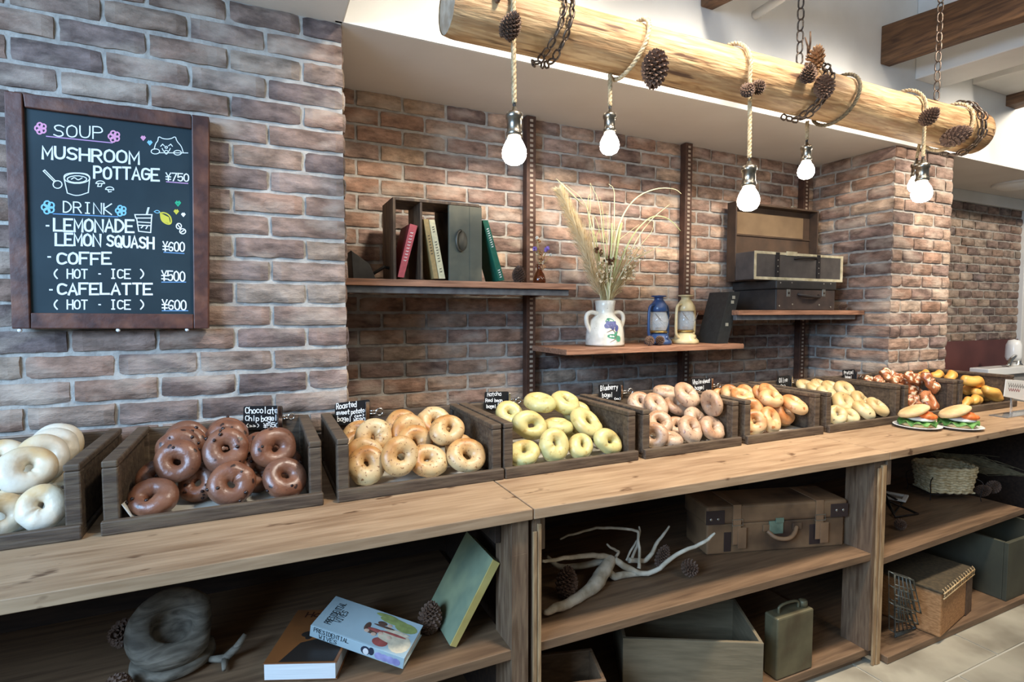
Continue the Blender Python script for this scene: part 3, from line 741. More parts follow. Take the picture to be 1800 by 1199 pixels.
# settle each heap: push pieces apart so that they touch instead of sinking into one another or into the crate
KIX = {k: i for i, k in enumerate(('white', 'choc', 'potato', 'matcha', 'blue', 'wheat', 'olive', 'pretzel', 'yellow'))}
def support(h, d):
    o, c, n, s, rv, xx = h[:6]
    dn = max(-1, min(1, d.dot(n)))
    if o.name.startswith('bread_roll'):
        a = o.rotation_euler.to_matrix().col[0]; return s*(.042*abs(d.dot(a))+.030)
    return s*(.0345*math.sqrt(1-dn*dn)+.0235*(1-.1*abs(dn)))
import numpy as np
def exact(h, d):
    if len(h) < 7:
        me = h[0].data; v = np.empty(len(me.vertices)*3); me.vertices.foreach_get('co', v)
        M = np.array(h[0].rotation_euler.to_matrix()) @ np.diag(h[0].scale); h.append(v.reshape(-1, 3) @ M.T)
    return float((h[6] @ np.array(d)).max())
def settle(kind, items, iters=140, tol=.0012):
    x0, x1 = CR[KIX[kind]]; home = [h[1].copy() for h in items]; K = 90
    k = np.arange(K)+.5; ph = np.arccos(1-2*k/K); th = PI*(1+5**.5)*k
    DIR = np.stack([np.cos(th)*np.sin(ph), np.sin(th)*np.sin(ph), np.cos(ph)], 1); DIR = np.concatenate([DIR, np.array([h[2] for h in items])]); DIR = np.concatenate([DIR, -DIR])
    ex, ez, ey = Vector((1, 0, 0)), Vector((0, 0, 1)), Vector((0, 1, 0))
    for h in items: exact(h, ez)
    HP = np.stack([(h[6] @ DIR.T).max(0) for h in items]); HM = np.stack([(h[6] @ -DIR.T).max(0) for h in items])
    EX = [[exact(h, d) for d in (-ex, ex, -ey, ey, -ez)] for h in items]
    for it in range(iters):
        for i in range(len(items)):
            for j in range(i+1, len(items)):
                a, b = items[i], items[j]; D = b[1]-a[1]
                if D.length > .16: continue
                pen = HP[i]+HM[j]-DIR @ np.array(D); q = int(pen.argmin())
                if pen[q] > tol:
                    v = Vector(DIR[q])*float(pen[q]-tol)*.5; a[1] -= v*.6; b[1] += v*.6
        for h, hm, e in zip(items, home, EX):
            dv = h[1]-hm; perp = dv-h[4]*dv.dot(h[4])
            if it < iters*.7: h[1] -= perp*.35
            c = h[1]; c.z = max(c.z, ZC+.0195+e[4])
            if c.z < ZC+.20: c.x = max(x0+.0365+e[0], min(x1-.0365-e[1], c.x))
            if c.z < ZC+.24: c.y = max(1.601+e[2], min(2.017-e[3], c.y))
    for h in items: h[0].location = h[1]
for kd, it_ in HEAP.items(): settle(kd, it_)
# ------------------------------------------------------------------ chalkboard menu
YB = 2.035
M_frame = pm('frame_wood', lin(92,56,44), lin(64,38,32), 6, (3, 3, 3), rough=.45, bump=.15, c3=lin(120,78,58), scale3=6)
M_slate = pm('slate', lin(30,44,50), lin(36,52,58), 3, rough=.6, c3=lin(44,60,66), scale3=5, spec=.3)
CH = {k: pm('chalk_'+k, c, rough=.95, spec=0) for k, c in dict(white=lin(236,240,240), pink=lin(226,160,190), blue=lin(140,200,226), violet=lin(190,150,190), yellow=lin(206,196,80), green=lin(60,170,130), line=lin(110,150,190)).items()}
def b2(p): return at(p[0]/2.665, 150+p[1]/2.665, y=YB)       # board drawing coordinates -> the board plane
tl, tr, bl, br = (25, 30), (980, 152), (62, 1140), (978, 1140)
itl, itr, ibl, ibr = (122, 108), (900, 208), (150, 1066), (908, 1072)
org = b2((500, 620)); org = Vector((org.x, YL-.006, org.z))
cb = T('chalkboard_menu', 'brown framed chalkboard with the soup and drink menu hanging on the brick wall', 'menu board', org)
def quad_bar(m, ps, y0, y1):
    P = [b2(p) for p in ps]
    m.add([(p.x, y0, p.z) for p in P]+[(p.x, y1, p.z) for p in P], [(0,1,2,3),(7,6,5,4),(0,4,5,1),(1,5,6,2),(2,6,7,3),(3,7,4,0)])
def lerp2(a, b, t): return (a[0]+(b[0]-a[0])*t, a[1]+(b[1]-a[1])*t)
for ps in ((tl, lerp2(tl, tr, .09), lerp2(bl, br, .095), bl), (lerp2(tl, tr, .915), tr, br, lerp2(bl, br, .925)),
           (lerp2(tl, tr, .092), lerp2(tl, tr, .913), itr, itl), (ibl, ibr, lerp2(bl, br, .923), lerp2(bl, br, .097))):
    m = MB(); quad_bar(m, ps, YB-.012, YB+.030); m.obj('frame_rail', M_frame, cb, bevel=.003, world=True)
m = MB(); quad_bar(m, (lerp2(itl, tl, .1), lerp2(itr, tr, .1), lerp2(ibr, br, .1), lerp2(ibl, bl, .1)), YB, YB+.02); m.obj('slate', M_slate, cb, world=True)
for px in ((95, 1143), (555, 1142), (877, 1140)):
    p = b2(px); m = MB(); m.ell((p.x, YB-.004, p.z-.003), (.006, .006, .006)); m.obj('pin', pm('white_pin', lin(235,235,235), rough=.4), cb, smooth=True, world=True)
def b2w(p): q = b2(p); return Vector((q.x, YB-.0006, q.z))
def chalk(name, lines, w, col):
    m = MB(); ribbons(m, lines, b2w, w, (0, -1, 0)); return m.obj(name, CH[col], cb, world=True)
def rows(lst, w, jit=0):
    for s, a, c, h in lst: chalk('lettering', text_lines(s, a, c, h, jit), w, 'white')
rows((('SOUP', (248,240), (492,252), 56), ('DRINK', (294,594), (530,606), 50), ('$750', (776,446), (888,452), 36)), .0034)
rows((('MUSHROOM', (196,342), (660,368), 56), ('POTTAGE', (438,436), (752,446), 54), ('LEMONADE', (250,682), (634,690), 56), ('LEMON', (258,748), (478,754), 54),
                   ('SQUASH', (500,754), (726,766), 52), ('COFFE', (266,836), (528,838), 52), ('CAFELATTE', (268,980), (720,978), 50)), .0058, .04)
rows((('(', (246,904), (280,905), 42), ('HOT', (313,904), (414,905), 42), ('.', (448,904), (482,905), 42), ('ICE', (515,904), (616,905), 42), (')', (650,904), (684,905), 42), ('(', (246,1048), (280,1049), 42), ('HOT', (313,1048), (414,1049), 42), ('.', (448,1048), (482,1049), 42), ('ICE', (515,1048), (616,1049), 42), (')', (650,1048), (684,1049), 42), ('$600', (762,776), (868,780), 44), ('$500', (756,914), (870,920), 46), ('$600', (758,1050), (876,1054), 46)), .0038)
for a in ((218,658), (226,804), (234,958)): chalk('bullet_dot', [[Vector(a), Vector(a)+Vector((10, 0))]], .0044, 'white')
for l in ([Vector((218,239)), Vector((526,270))], [Vector((780,452)), Vector((880,460))]): chalk('underline', [l], .003, 'violet')
for l in ([Vector((250,602)), Vector((552,616))], [Vector((768,782)), Vector((862,788))], [Vector((758,922)), Vector((870,922))], [Vector((760,1056)), Vector((880,1056))]): chalk('underline', [l], .003, 'line')
def flower(c, r): return [circ((c[0]+r*.55*math.cos(a), c[1]+r*.55*math.sin(a)), r*.42, n=10) for a in [2*PI*k/5-.6 for k in range(5)]]+[circ(c, r*.14, n=6)]
for c, r, k in (((191,202), 28, 'pink'), ((535,240), 28, 'pink'), ((226,572), 32, 'blue'), ((567,588), 26, 'blue')): chalk('flower_drawing', flower(c, r), .004, k)
V = lambda *ps: [Vector(p) for p in ps]
cat_ = [chaikin(V((722,300),(730,270),(740,262),(742,238),(765,252),(800,252),(822,238),(828,262),(850,285),(858,314))), V((745,316),(880,317)), circ((728,310),20,12), circ((832,316),18,11),
        circ((779,291),6,5,n=8), chaikin(V((760,296),(768,312),(779,302),(790,312),(798,296))), chaikin(V((770,312),(779,326),(788,312))), V((753,286),(762,276),(770,284)), V((790,284),(800,276),(808,286))]
chalk('cat_drawing', cat_, .0024, 'white')
pot = [circ((361,436),60,24), circ((361,440),46,16), V((301,440),(316,505)), chaikin(V((316,505),(361,520),(412,503))), V((420,440),(414,503)), chaikin(V((301,440),(300,420),(330,410),(400,412),(420,425),(421,440))),
       chaikin(V((335,440),(350,430),(365,446),(385,434)))]
pot += [circ((270,465),21,18), V((252,450),(203,402)), V((258,446),(210,397)), V((203,402),(210,397)), circ((470,460),20,12,a0=PI,a1=2*PI), V((450,460),(490,460)), V((462,460),(458,474),(474,474),(478,462)), circ((514,488),19,12,a0=PI,a1=2*PI), V((495,488),(533,490)), V((506,490),(510,500),(522,498))]
chalk('pot_drawing', pot, .0026, 'white')
cup = [V((632,606),(712,606),(710,622),(636,622),(632,606)), V((640,622),(650,684),(706,690),(710,622)), V((644,640),(708,644)), V((646,655),(708,658)), V((686,604),(694,574),(698,574),(690,604)), V((662,668),(670,660)), V((684,672),(690,662))]
cup += [circ((838,660),12,13), V((832,652),(844,668)), circ((856,684),14,12), V((846,690),(866,676))]
chalk('cup_drawing', cup, .003, 'white')
chalk('lemon_drawing', [chaikin(V((752,598),(772,596),(798,612),(804,640),(796,652),(776,648),(756,632),(752,598)))]+[[Vector((758+6*k, 604+3*k)), Vector((764+6*k, 636+2*k))] for k in range(6)], .004, 'yellow')
chalk('leaf_drawing', [chaikin(V((722,592),(736,584),(752,594),(736,600),(722,592)))], .002, 'blue')
def heart(c, s): return [V((c[0], c[1]+s), (c[0]-s, c[1]-s*.2), (c[0]-s*.5, c[1]-s*.8), (c[0], c[1]-s*.2), (c[0]+s*.5, c[1]-s*.8), (c[0]+s, c[1]-s*.2), (c[0], c[1]+s)), V((c[0]-s*.5, c[1]-s*.3), (c[0]+s*.5, c[1]-s*.3))]
for c, s, k in (((671,247), 9, 'pink'), ((702,269), 9, 'blue'), ((834,553), 11, 'green'), ((826,592), 9, 'yellow'), ((859,606), 7, 'white')): chalk('heart_drawing', heart(c, s), .004, k)

# ------------------------------------------------------------------ price tags standing on the crate backs
M_tag = pm('tag_black', lin(24,25,27), rough=.45)
M_chrome = pm('chrome', lin(214,210,204), rough=.15, metal=1)
M_tagink = pm('tag_ink', lin(240,240,236), rough=.8)
def price_tag(label, quad, rows, clip, ring, y=2.010, inkw=.0026):
    """quad = the card corners in the photo (tl, tr, br, bl); rows = lettering; clip = (u, v0, v1); ring = (u, v, r)"""
    P = [at(*q, y=y) for q in quad]; c = (P[2]+P[3])/2; t = T('price_tag', label, 'price tag', c, group=None)
    m = MB(); pts = []
    for i in range(4):                                        # rounded corners
        a, b, d = P[i-1], P[i], P[(i+1) % 4]
        pts += [b+(a-b).normalized()*.007, b+((a-b).normalized()+(d-b).normalized())*.0018, b+(d-b).normalized()*.007]
    m.prism([(p.x, p.z) for p in pts], y-.0012, y+.0012); m.obj('card', M_tag, t, world=True)
    fn = lambda p: Vector((lambda q: (q.x, y-.0016, q.z))(at(p[0], p[1], y=y)))
    m = MB(); ln = []
    for s, a, b, h in rows: ln += text_lines(s, a, b, h, .08)
    ribbons(m, ln, fn, inkw, (0, -1, 0)); m.obj('lettering', M_tagink, t, world=True)
    u, v0, v1 = clip; a = at(u, v0, y=y); b = at(u, v1, y=y); w = (a-b).length*.08
    m = MB(); m.box((a.x-w, y-.006, b.z), (a.x+w, y+.006, a.z)); m.tube([Vector((a.x-w*1.1, y-.007, b.z)), Vector((a.x-w*1.1, y-.007, a.z))], .002, 8)
    m.obj('clip', M_chrome, t, bevel=.0015, world=True)
    r = at(ring[0], ring[1], y=y); rr = px_len(ring[0], ring[1], y, ring[2]); m = MB()
    m.tube([r+Vector((rr*math.cos(k*PI/8), -.002, rr*math.sin(k*PI/8))) for k in range(16)], rr*.25, 8, closed=True)
    mid = (a+b)/2
    for dz in (-rr*.5, rr*.5): m.tube([Vector((mid.x+w, y, mid.z+dz*.8)), r+Vector((-rr*.8, -.002, dz))], rr*.2, 8)
    m.obj('clip_handle', M_chrome, t, smooth=True, world=True)
    m = MB(); m.tube([Vector((mid.x+w*.5, y+.004, b.z+.002)), Vector((mid.x+w*.5, y+.004, max(ZC+.177, b.z-.02)))], .0028, 8); m.obj('stem', M_iron, t, smooth=True, world=True)
price_tag('black price tag lettered Chocolate Chip bagel, with its chrome clip', [(428,714),(497,713),(497,755),(427,756)],
    [('Chocolate', (431,726), (489,727), 11), ('Chip', (431,740), (456,740), 9), ('bagel', (459,741), (488,739), 10), ('(##)', (432,751), (457,751), 6), ('$550', (463,752), (491,751), 8)], (492,713,756), (512,732,5))
price_tag('black price tag lettered Roasted sweet potato bagel, beside the wall corner', [(589,709),(650,702),(652,745),(588,748)],
    [('Roasted', (591,719), (627,715), 10), ('sweet', (591,730), (615,728), 8), ('potato', (617,729), (641,725), 8), ('(##)', (622,734), (641,731), 4), ('bagel', (593,741), (618,740), 9), ('$580', (621,744), (642,742), 8)], (646,706,744), (667,724,6))
price_tag('black price tag lettered Matcha Red bean bagel', [(852,689),(894,688),(897,719),(851,720)],
    [('Matcha', (856,697), (881,695), 7), ('Red', (853,707), (866,706), 6), ('bean', (869,707), (883,706), 6), ('(###)', (874,712), (893,712), 4), ('bagel', (855,717), (872,717), 6), ('$580', (877,719), (893,719), 6)], (895,691,718), (911,704,5), inkw=.0022)
price_tag('black price tag lettered Blueberry bagel', [(1052,676),(1090,675),(1093,703),(1054,702)],
    [('Blueberry', (1055,687), (1086,684), 9), ('bagel', (1058,698), (1077,697), 8), ('(##)', (1079,703), (1091,703), 4)], (1092,677,703), (1108,688,5), inkw=.0024)
price_tag('black price tag lettered Whole wheat bagel', [(1215,665),(1248,665),(1251,690),(1217,690)],
    [('Whole', (1217,676), (1233,674), 8), ('wheat', (1234,674), (1248,672), 7), ('bagel', (1221,685), (1238,684), 7), ('(#)', (1240,689), (1249,689), 4)], (1251,665,691), (1263,678,4), inkw=.0024)
price_tag('black price tag lettered Olive', [(1366,661),(1388,660),(1390,682),(1367,681)], [('Olive', (1369,673), (1384,671), 8), ('(#)', (1371,680), (1381,680), 4)], (1391,661,681), (1402,672,4), inkw=.0026)
price_tag('black price tag lettered Pretzel bagel', [(1481,650),(1502,649),(1505,667),(1482,667)], [('Pretzel', (1483,658), (1500,657), 6), ('bagel', (1485,665), (1497,665), 5)], (1505,653,667), (1514,662,3), inkw=.0026)
# ------------------------------------------------------------------ hanging log with lamps
LY, LZ = 1.6, 2.31
X0, X1 = .53, 3.42
def log_r(x): return .085+.017*(x-X0)/(X1-X0)
def log_z(x): return LZ+.016*(x-X0)/(X1-X0)
M_log = pm('log_wood', lin(188,158,116), lin(142,108,72), 7, (1.0, 9, 9), detail=9, rough=.62, bump=.6, bscale=9, c3=lin(150,110,72), scale3=5, dist=.8, speck=lin(84,56,36), speck_scale=3.2, speck_t=.61, speck_st=(.8, 11, 11))
M_logend = pm('log_end', lin(176,160,140), lin(150,130,108), 30, rough=.7, bump=.2)
log = T('hanging_log', 'long pale peeled log hung by chains above the bagel counter', 'log', ((X0+X1)/2, LY, LZ))
mb = MB(); nx, na = 150, 48
for i in range(nx+1):
    x = X0+(X1-X0)*i/nx
    for j in range(na):
        a = 2*PI*j/na; e = Vector((x*1.3, math.cos(a)*1.2, math.sin(a)*1.2))
        r = log_r(x)*(1+.05*mnoise.noise(e)+.018*mnoise.noise(Vector((x*2.5, math.cos(a)*7, math.sin(a)*7))))
        crack = mnoise.noise(Vector((x*1.1+3, a*4.5, 2.2)))
        if abs(crack) < .035: r -= .0035
        if i in (0, nx): r *= .93
        if i in (1, nx-1): r *= .985
        mb.v.append(Vector((x+(.004 if i == 1 else 0), LY+math.cos(a)*r, log_z(x)+math.sin(a)*r)))
for i in range(nx):
    for j in range(na): mb.f.append((i*na+j, (i+1)*na+j, (i+1)*na+(j+1) % na, i*na+(j+1) % na)); mb.mi.append(0)
mb.obj('trunk', M_log, log, smooth=True, world=True)
for x, s in ((X0, -1), (X1, 1)):
    m = MB(); R = Matrix.Translation((x, LY, log_z(x))) @ Matrix.Rotation(s*PI/2, 4, 'Y'); m.lathe([(.0001, .004), (.05, .003), (log_r(x)*.93, -.003)], 40, M=R, caps=False); m.obj('cut_end', M_logend, log, world=True)
# dark bracket mark on the log near its cut end
def around(x, a, off=0): r = log_r(x)+off+(.005 if off else 0); return Vector((x, LY-math.cos(a)*r, log_z(x)+math.sin(a)*r))      # a = 0 faces the room, PI/2 is the top
m = MB(); m.tube([around(.655, a, .004) for k, a in enumerate([1.0, .7, .4, .1, -.1])], [.006, .012, .014, .012, .007], 8); m.obj('scorch_mark', pm('scorch', lin(70,52,44), lin(120,90,66), 30, rough=.8), log, smooth=True, world=True)

# chains
M_chain = pm('chain_iron', lin(70,60,54), lin(110,96,84), 60, rough=.45, metal=.85)
def chain_links(mb, pts, L=.036, w=.0085, r=.0031):
    """links strung along the path pts"""
    pts = [Vector(p) for p in pts]; seg = [(pts[i+1]-pts[i]).length for i in range(len(pts)-1)]; tot = sum(seg); n = max(2, int(tot/(L*.78)))
    def pos(s):
        for i, d in enumerate(seg):
            if s <= d or i == len(seg)-1: return pts[i]+(pts[i+1]-pts[i])*min(1, s/max(d, 1e-9)), (pts[i+1]-pts[i]).normalized()
            s -= d
    for k in range(n):
        p, d = pos((k+.5)*tot/n); up = Vector((0, -1, .2)) if abs(d.y) < .8 else Vector((1, 0, 0)); a = (up-d*up.dot(d)).normalized(); b = d.cross(a)
        s = a if k % 2 else b
        if k % 2 == 0: s = (b*.85+a*.5).normalized()
        ring = []
        for q in range(14):
            th = 2*PI*q/14; cx = math.cos(th)*(L/2-w); cx += math.copysign(w*.55, math.cos(th)); ring.append(p+d*cx+s*(math.sin(th)*w))
        mb.tube(ring, r, 6, closed=True)
def pfront(u, v): p = at(u, v, y=LY); return p.x
# where the wraps sit (log position x)
def chain_thing(label, segs, base):
    m = MB()
    for s, L, w, r in segs: chain_links(m, s, L, w, r)
    return tag(m.obj('chain', M_chain, smooth=True, loc=base, world=True), label, 'chain')
xa = at(1004, 62, y=1.5).x
wrap = lambda x, a0, a1, off, lean=0, n=24: [around(x+lean*math.sin(a0+(a1-a0)*k/n), a0+(a1-a0)*k/n, off) for k in range(n+1)]
chain_thing('dark chain wrapped double around the log near its pale cut end',
    [(wrap(xa, 2.2, -2.3, .010, .02), .04, .010, .0036), (wrap(xa-.03, 2.3, -2.2, .012, .03), .04, .010, .0036), ([around(xa-.015, 1.9, .014), around(xa-.05, 1.8, .2), around(xa-.05, 1.75, 1.0)], .05, .011, .0036)], around(xa, -1, .01))
xb = at(1405, 120, y=1.6).x
chain_thing('dark chain from the ceiling wrapped around the middle of the log',
    [([around(xb, 1.57, .012), Vector((xb, LY, 2.62)), Vector((xb-.002, LY, 3.335))], .058, .012, .0036), (wrap(xb+.015, 2.0, -2.4, .010, .02), .042, .010, .0036), (wrap(xb+.05, 1.9, -2.0, .012, .03), .042, .010, .0036)], around(xb, -1, .01))
xc = at(1646, 180, y=1.6).x
chain_thing('dark chain hanging from the ceiling down to the log end near the pillar',
    [([around(xc, 1.57, .012), Vector((xc, LY, 2.62)), Vector((xc+.004, LY, 3.335))], .058, .012, .0036)], around(xc, 1.57, .01))
chain_thing('dark chain wrapped around the log end near the pillar',
    [(wrap(xc+.16, 1.4, -2.2, .015, -.03), .05, .011, .004), (wrap(xc+.19, 1.4, -2.2, .016, -.02), .05, .011, .004)], around(xc+.1, -1, .01))

# ropes
M_rope = pm('jute_rope', lin(196,176,140), lin(150,128,94), 90, rough=.9, bump=.3)
M_ropedark = pm('dark_rope', lin(120,106,80), lin(84,72,54), 90, rough=.9, bump=.3)
def rope(mb, pts, r=.0075, pitch=.045):
    pts = [Vector(p) for p in pts]; dense = []
    for i in range(len(pts)-1):
        k = max(1, int((pts[i+1]-pts[i]).length/.006))
        dense += [pts[i]+(pts[i+1]-pts[i])*j/k for j in range(k)]
    dense.append(pts[-1]); up = Vector((0, -1, 0)); ln = 0; S = [[], [], []]
    for i, p in enumerate(dense):
        d = (dense[min(i+1, len(dense)-1)]-dense[max(i-1, 0)]).normalized()
        if i: ln += (p-dense[i-1]).length
        a = up-d*up.dot(d); a = a.normalized() if a.length > 1e-4 else d.orthogonal().normalized(); up = a; b = d.cross(a)
        for s in range(3):
            th = 2*PI*(ln/pitch+s/3); S[s].append(p+(a*math.cos(th)+b*math.sin(th))*r*.5)
    for s in range(3): mb.tube(S[s], r*.62, 6)
def rope_wrap(label, x, lean, dark=False, tail=None, a0=2.4, a1=-2.6, r=.0075):
    m = MB(); rope(m, wrap(x, a0, a1, r, lean), r)
    if tail: rope(m, tail, r)
    return tag(m.obj('rope_binding', M_ropedark if dark else M_rope, smooth=True, loc=around(x, -1, .01), world=True), label, 'rope')
rope_wrap('pale rope tied around the log beside the large hanging pine cone', at(1141, 80, y=1.49).x, .035)
rope_wrap('dark mossy rope tied around the log past the middle pine cones', at(1512, 165, y=1.49).x, .03, dark=True)
rope_wrap('pale rope tied around the log end past the last chain', at(1706, 210, y=1.5).x, .02, a0=2.0)

# pendant lamps
M_glow = pm('bulb_glow', lin(255,250,240), emit=(1, .92, .80, 1), estr=42, rough=.3)
M_socket = pm('nickel_socket', lin(176,168,154), lin(140,132,120), 40, rough=.28, metal=1)
M_cable = pm('black_cable', lin(38,36,34), rough=.6)
def pendant(label, u, vs, vb, y, rope_pts=None, rmin=.0075):
    """vs = top of the socket, vb = bottom of the bulb as seen"""
    top = at(u, vs, y=y); bot = at(u, vb, y=y); H = top.z-bot.z; x = top.x; k = H/.135
    t = T('pendant_lamp', label, 'lamp', (x, y, bot.z))
    m = MB(); prof = [(.0005,0),(.013,.0012),(.0235,.007),(.0300,.018),(.0318,.029),(.0300,.041),(.0245,.054),(.0185,.064),(.0155,.071),(.0140,.076)]
    m.lathe([(r*k, z*k) for r, z in prof], 28, caps=False); m.obj('bulb', M_glow, t, smooth=True)
    m = MB(); prof = [(.016,.071),(.0205,.072),(.0215,.080),(.0195,.084),(.0185,.090),(.019,.114),(.022,.116),(.0225,.125),(.020,.131),(.008,.136),(.006,.146)]
    m.lathe([(r*k, z*k) for r, z in prof], 24); m.obj('socket', M_socket, t, smooth=True)
    m = MB(); m.tube([(0, 0, .138*k), (0, 0, .162*k)], .005, 10); m.obj('cable', M_cable, t, smooth=True)
    m = MB(); zz = bot.z+.155*k
    rope(m, [Vector((x, y, zz))]+rope_pts(x, zz), rmin); m.obj('rope', M_rope, t, smooth=True, world=True)
    return t
front = lambda lean=0: (lambda x, zz: [Vector((x, LY-log_r(x)-.009, log_z(x)-.06))]+[around(x+lean*k/10, -.5+2.5*k/10 if k else -.3, .009) for k in range(0, 11)])
under = lambda x, zz: [Vector((x, LY+.02, log_z(x)-log_r(x)+.001))]
back = lambda x, zz: [Vector((x, LY+log_r(x)+.012, log_z(x)-.04)), around(x, 2.75, .012), around(x, 2.45, .012), around(x, 2.1, .012), around(x, 1.7, .012)]
YFt = LY-.102
pendant('lit bulb on the rope nearest the chalkboard, under the log cut end', 904, 196, 290, YFt, front(-.01))
pendant('lit bulb hanging second from the chalkboard, close below the log on a short rope', 1072, 198, 272, LY+.02, under)
pendant('lit bulb hanging low in front of the open brown case, on a long rope', 1317, 290, 371, YFt-.004, front(-.015))
pendant('small lit bulb above the open brown case, on a short rope behind the log', 1418, 255, 315, LY+.06, lambda x, zz: [Vector((x, LY+.06, log_z(x)-log_r(x)*.84-.006))])
pendant('lit bulb in front of the brick pillar, the nearer one of the close pair', 1622, 286, 356, YFt-.004, front(.0))
pendant('lit bulb in front of the brick pillar, the one partly hidden behind its neighbour', 1611, 286, 338, LY+.125, back)

# pine cones
M_cone = pm('pine_cone_scales', lin(122,94,74), lin(70,50,40), 40, rough=.7)
M_conepale = pm('pine_cone_pale', lin(176,134,92), lin(120,86,56), 40, rough=.7)
def cone_mesh(n=90, open_=1.0, seed=0, hgt=1.0):
    mb = MB(); mb.tube([(0, 0, -.45*hgt), (0, 0, .42*hgt)], [.14, .08], 8)
    for k in range(n):
        t = (k+.5)/n; z = (-.46+.92*t)*hgt; a = k*2.39996+seed
        prof = math.sin(PI*min(1, (t*.86+.12)))**.75; R = .36*prof+.02; L = .16*open_*(.5+.6*prof); lift = -.35+1.25*t
        d = Vector((math.cos(a), math.sin(a), 0)); s = Vector((-math.sin(a), math.cos(a), 0)); u = Vector((0, 0, 1))
        o = (d*math.cos(lift*.6)+u*math.sin(lift*.6)).normalized(); nrm = s.cross(o)*-1; W = .115*(.45+.75*prof)
        b = d*(.10)+u*(z-.03*lift); tip = d*R+u*(z+.1*lift)+o*.02
        m1 = b+(tip-b)*.72
        mb.add([b-s*W*.25, b+s*W*.25, m1+s*W, tip+s*W*.35+o*L*.2, tip+nrm*.045+o*L*.28, tip-s*W*.35+o*L*.2, m1-s*W, m1+nrm*.06, m1-nrm*.03],
               [(0,1,7),(1,2,7),(2,3,7),(3,4,7),(4,5,7),(5,6,7),(6,0,7),(1,0,8),(2,1,8),(3,2,8),(4,3,8),(5,4,8),(6,5,8),(0,6,8)])
    return mb
def cone_data(mat, name, **k):
    o = cone_mesh(**k).obj(name, mat); me = o.data; bpy.data.objects.remove(o); return me
CONES = [cone_data(M_cone, 'pine_cone_closed', n=110, open_=.8, seed=0), cone_data(M_cone, 'pine_cone_open', n=80, open_=1.5, seed=1, hgt=.85), cone_data(M_conepale, 'pine_cone_pale', n=70, open_=1.6, seed=2, hgt=1.0)]
def cone(label, p, h, rot=(0, 0, 0), var=0, wide=1.0, group=None):
    o = bpy.data.objects.new('pine_cone', CONES[var]); COL.objects.link(o); o.location = p; o.scale = (h*wide, h*wide, h); o.rotation_euler = rot
    return tag(o, label, 'pine cone', group)
def rest(o, z):
    me = o.data; R = o.rotation_euler.to_matrix(); lo = min((R @ Vector((v.co.x*o.scale.x, v.co.y*o.scale.y, v.co.z*o.scale.z))).z for v in me.vertices); o.location.z = z+.0006-lo; return o
def cone_px(label, u, v, y, hpx, rot=(0, 0, 0), var=0, wide=1.0): return cone(label, at(u, v, y=y), px_len(u, v, y, hpx)*1.02, rot, var, wide)
Yq = LY-.135
cone_px('dark pine cone tied on the rope nearest the log cut end', 897, 47, Yq, 44, (.5, .3, 0), 0, 1.0)
cone_px('large dark pine cone hanging tip down in front of the log', 1151, 121, Yq, 60, (PI, .1, 0), 0, .92)
cone_px('small bluish dark pine cone on the long rope, left of the pair', 1314, 158, Yq, 24, (1.2, -.5, 0), 1, 1.2)
cone_px('small dark pine cone on the long rope, right of the pair', 1333, 153, Yq, 24, (1.0, .6, 0), 1, 1.2)
cone_px('pale open pine cone standing on top of the log by the middle chain', 1433, 104, LY-.095, 42, (.1, .2, 0), 2, .8)
cone_px('open pine cone below the pale one on the middle chain', 1421, 131, LY-.128, 34, (.4, -.3, 0), 1, .9)
cone_px('round brown pine cone hanging beside the middle chain', 1449, 153, Yq, 40, (PI-.3, .2, 0), 0, 1.0)
cone_px('dark pine cone on the rope in front of the pillar', 1633, 205, Yq-.02, 30, (.8, .2, .4), 0, 1.1)
cone_px('dark pine cone lying sideways on the log end chain', 1681, 239, Yq+.01, 52, (.3, 1.15, 0), 0, .75)
m = MB(); p0 = around(xb-.02, 1.1, .02)
for k, (dx, dz, L) in enumerate([(-.06,.06,.10),(-.03,.09,.1),(.05,.02,.1),(-.05,-.01,.08)]): m.tube([p0, p0+Vector((dx*.5, -.02, dz*.6)), p0+Vector((dx, -.03, dz))], [.005, .004, .003], 6)
tag(m.obj('dry_twig', pm('twig', lin(110,84,62), lin(70,52,40), 40, rough=.8), smooth=True, loc=p0, world=True), 'small dry forked twig tucked into the middle chain on the log', 'twig')
# ------------------------------------------------------------------ slotted rails and shelves in the recess
def rail(label, x0, x1, z0, z1):
    t = T('shelf_rail', label, 'rail', ((x0+x1)/2, YR-.03, z0))
    m = MB(); m.box((x0, YR-.052, z0), (x1, YR-.006, z1)); m.obj('channel', M_rail, t, bevel=.002, world=True)
    m = MB(); z = z0+.02; c = (x0+x1)/2
    while z < z1-.02: m.box((c-.008, YR-.0535, z), (c+.010, YR-.0521, z+.013)); z += .026
    m.obj('slot_row', pm('rail_slots', lin(168,150,130), rough=.6), t, world=True)
rail('brown slotted wall rail behind the dried flower sprig', 1.297, 1.352, .92, ZS-.004)
rail('brown slotted wall rail behind the pair of lanterns', 2.381, 2.436, .92, ZS-.004)
rail('brown slotted wall rail behind the open brown case', 3.448, 3.502, .92, ZS-.004)
YS = 2.25
ZS1 = at(800, 493.5, y=YS).z; ZS2 = 1.214; ZS3 = at(1400, 545.5, y=YS).z
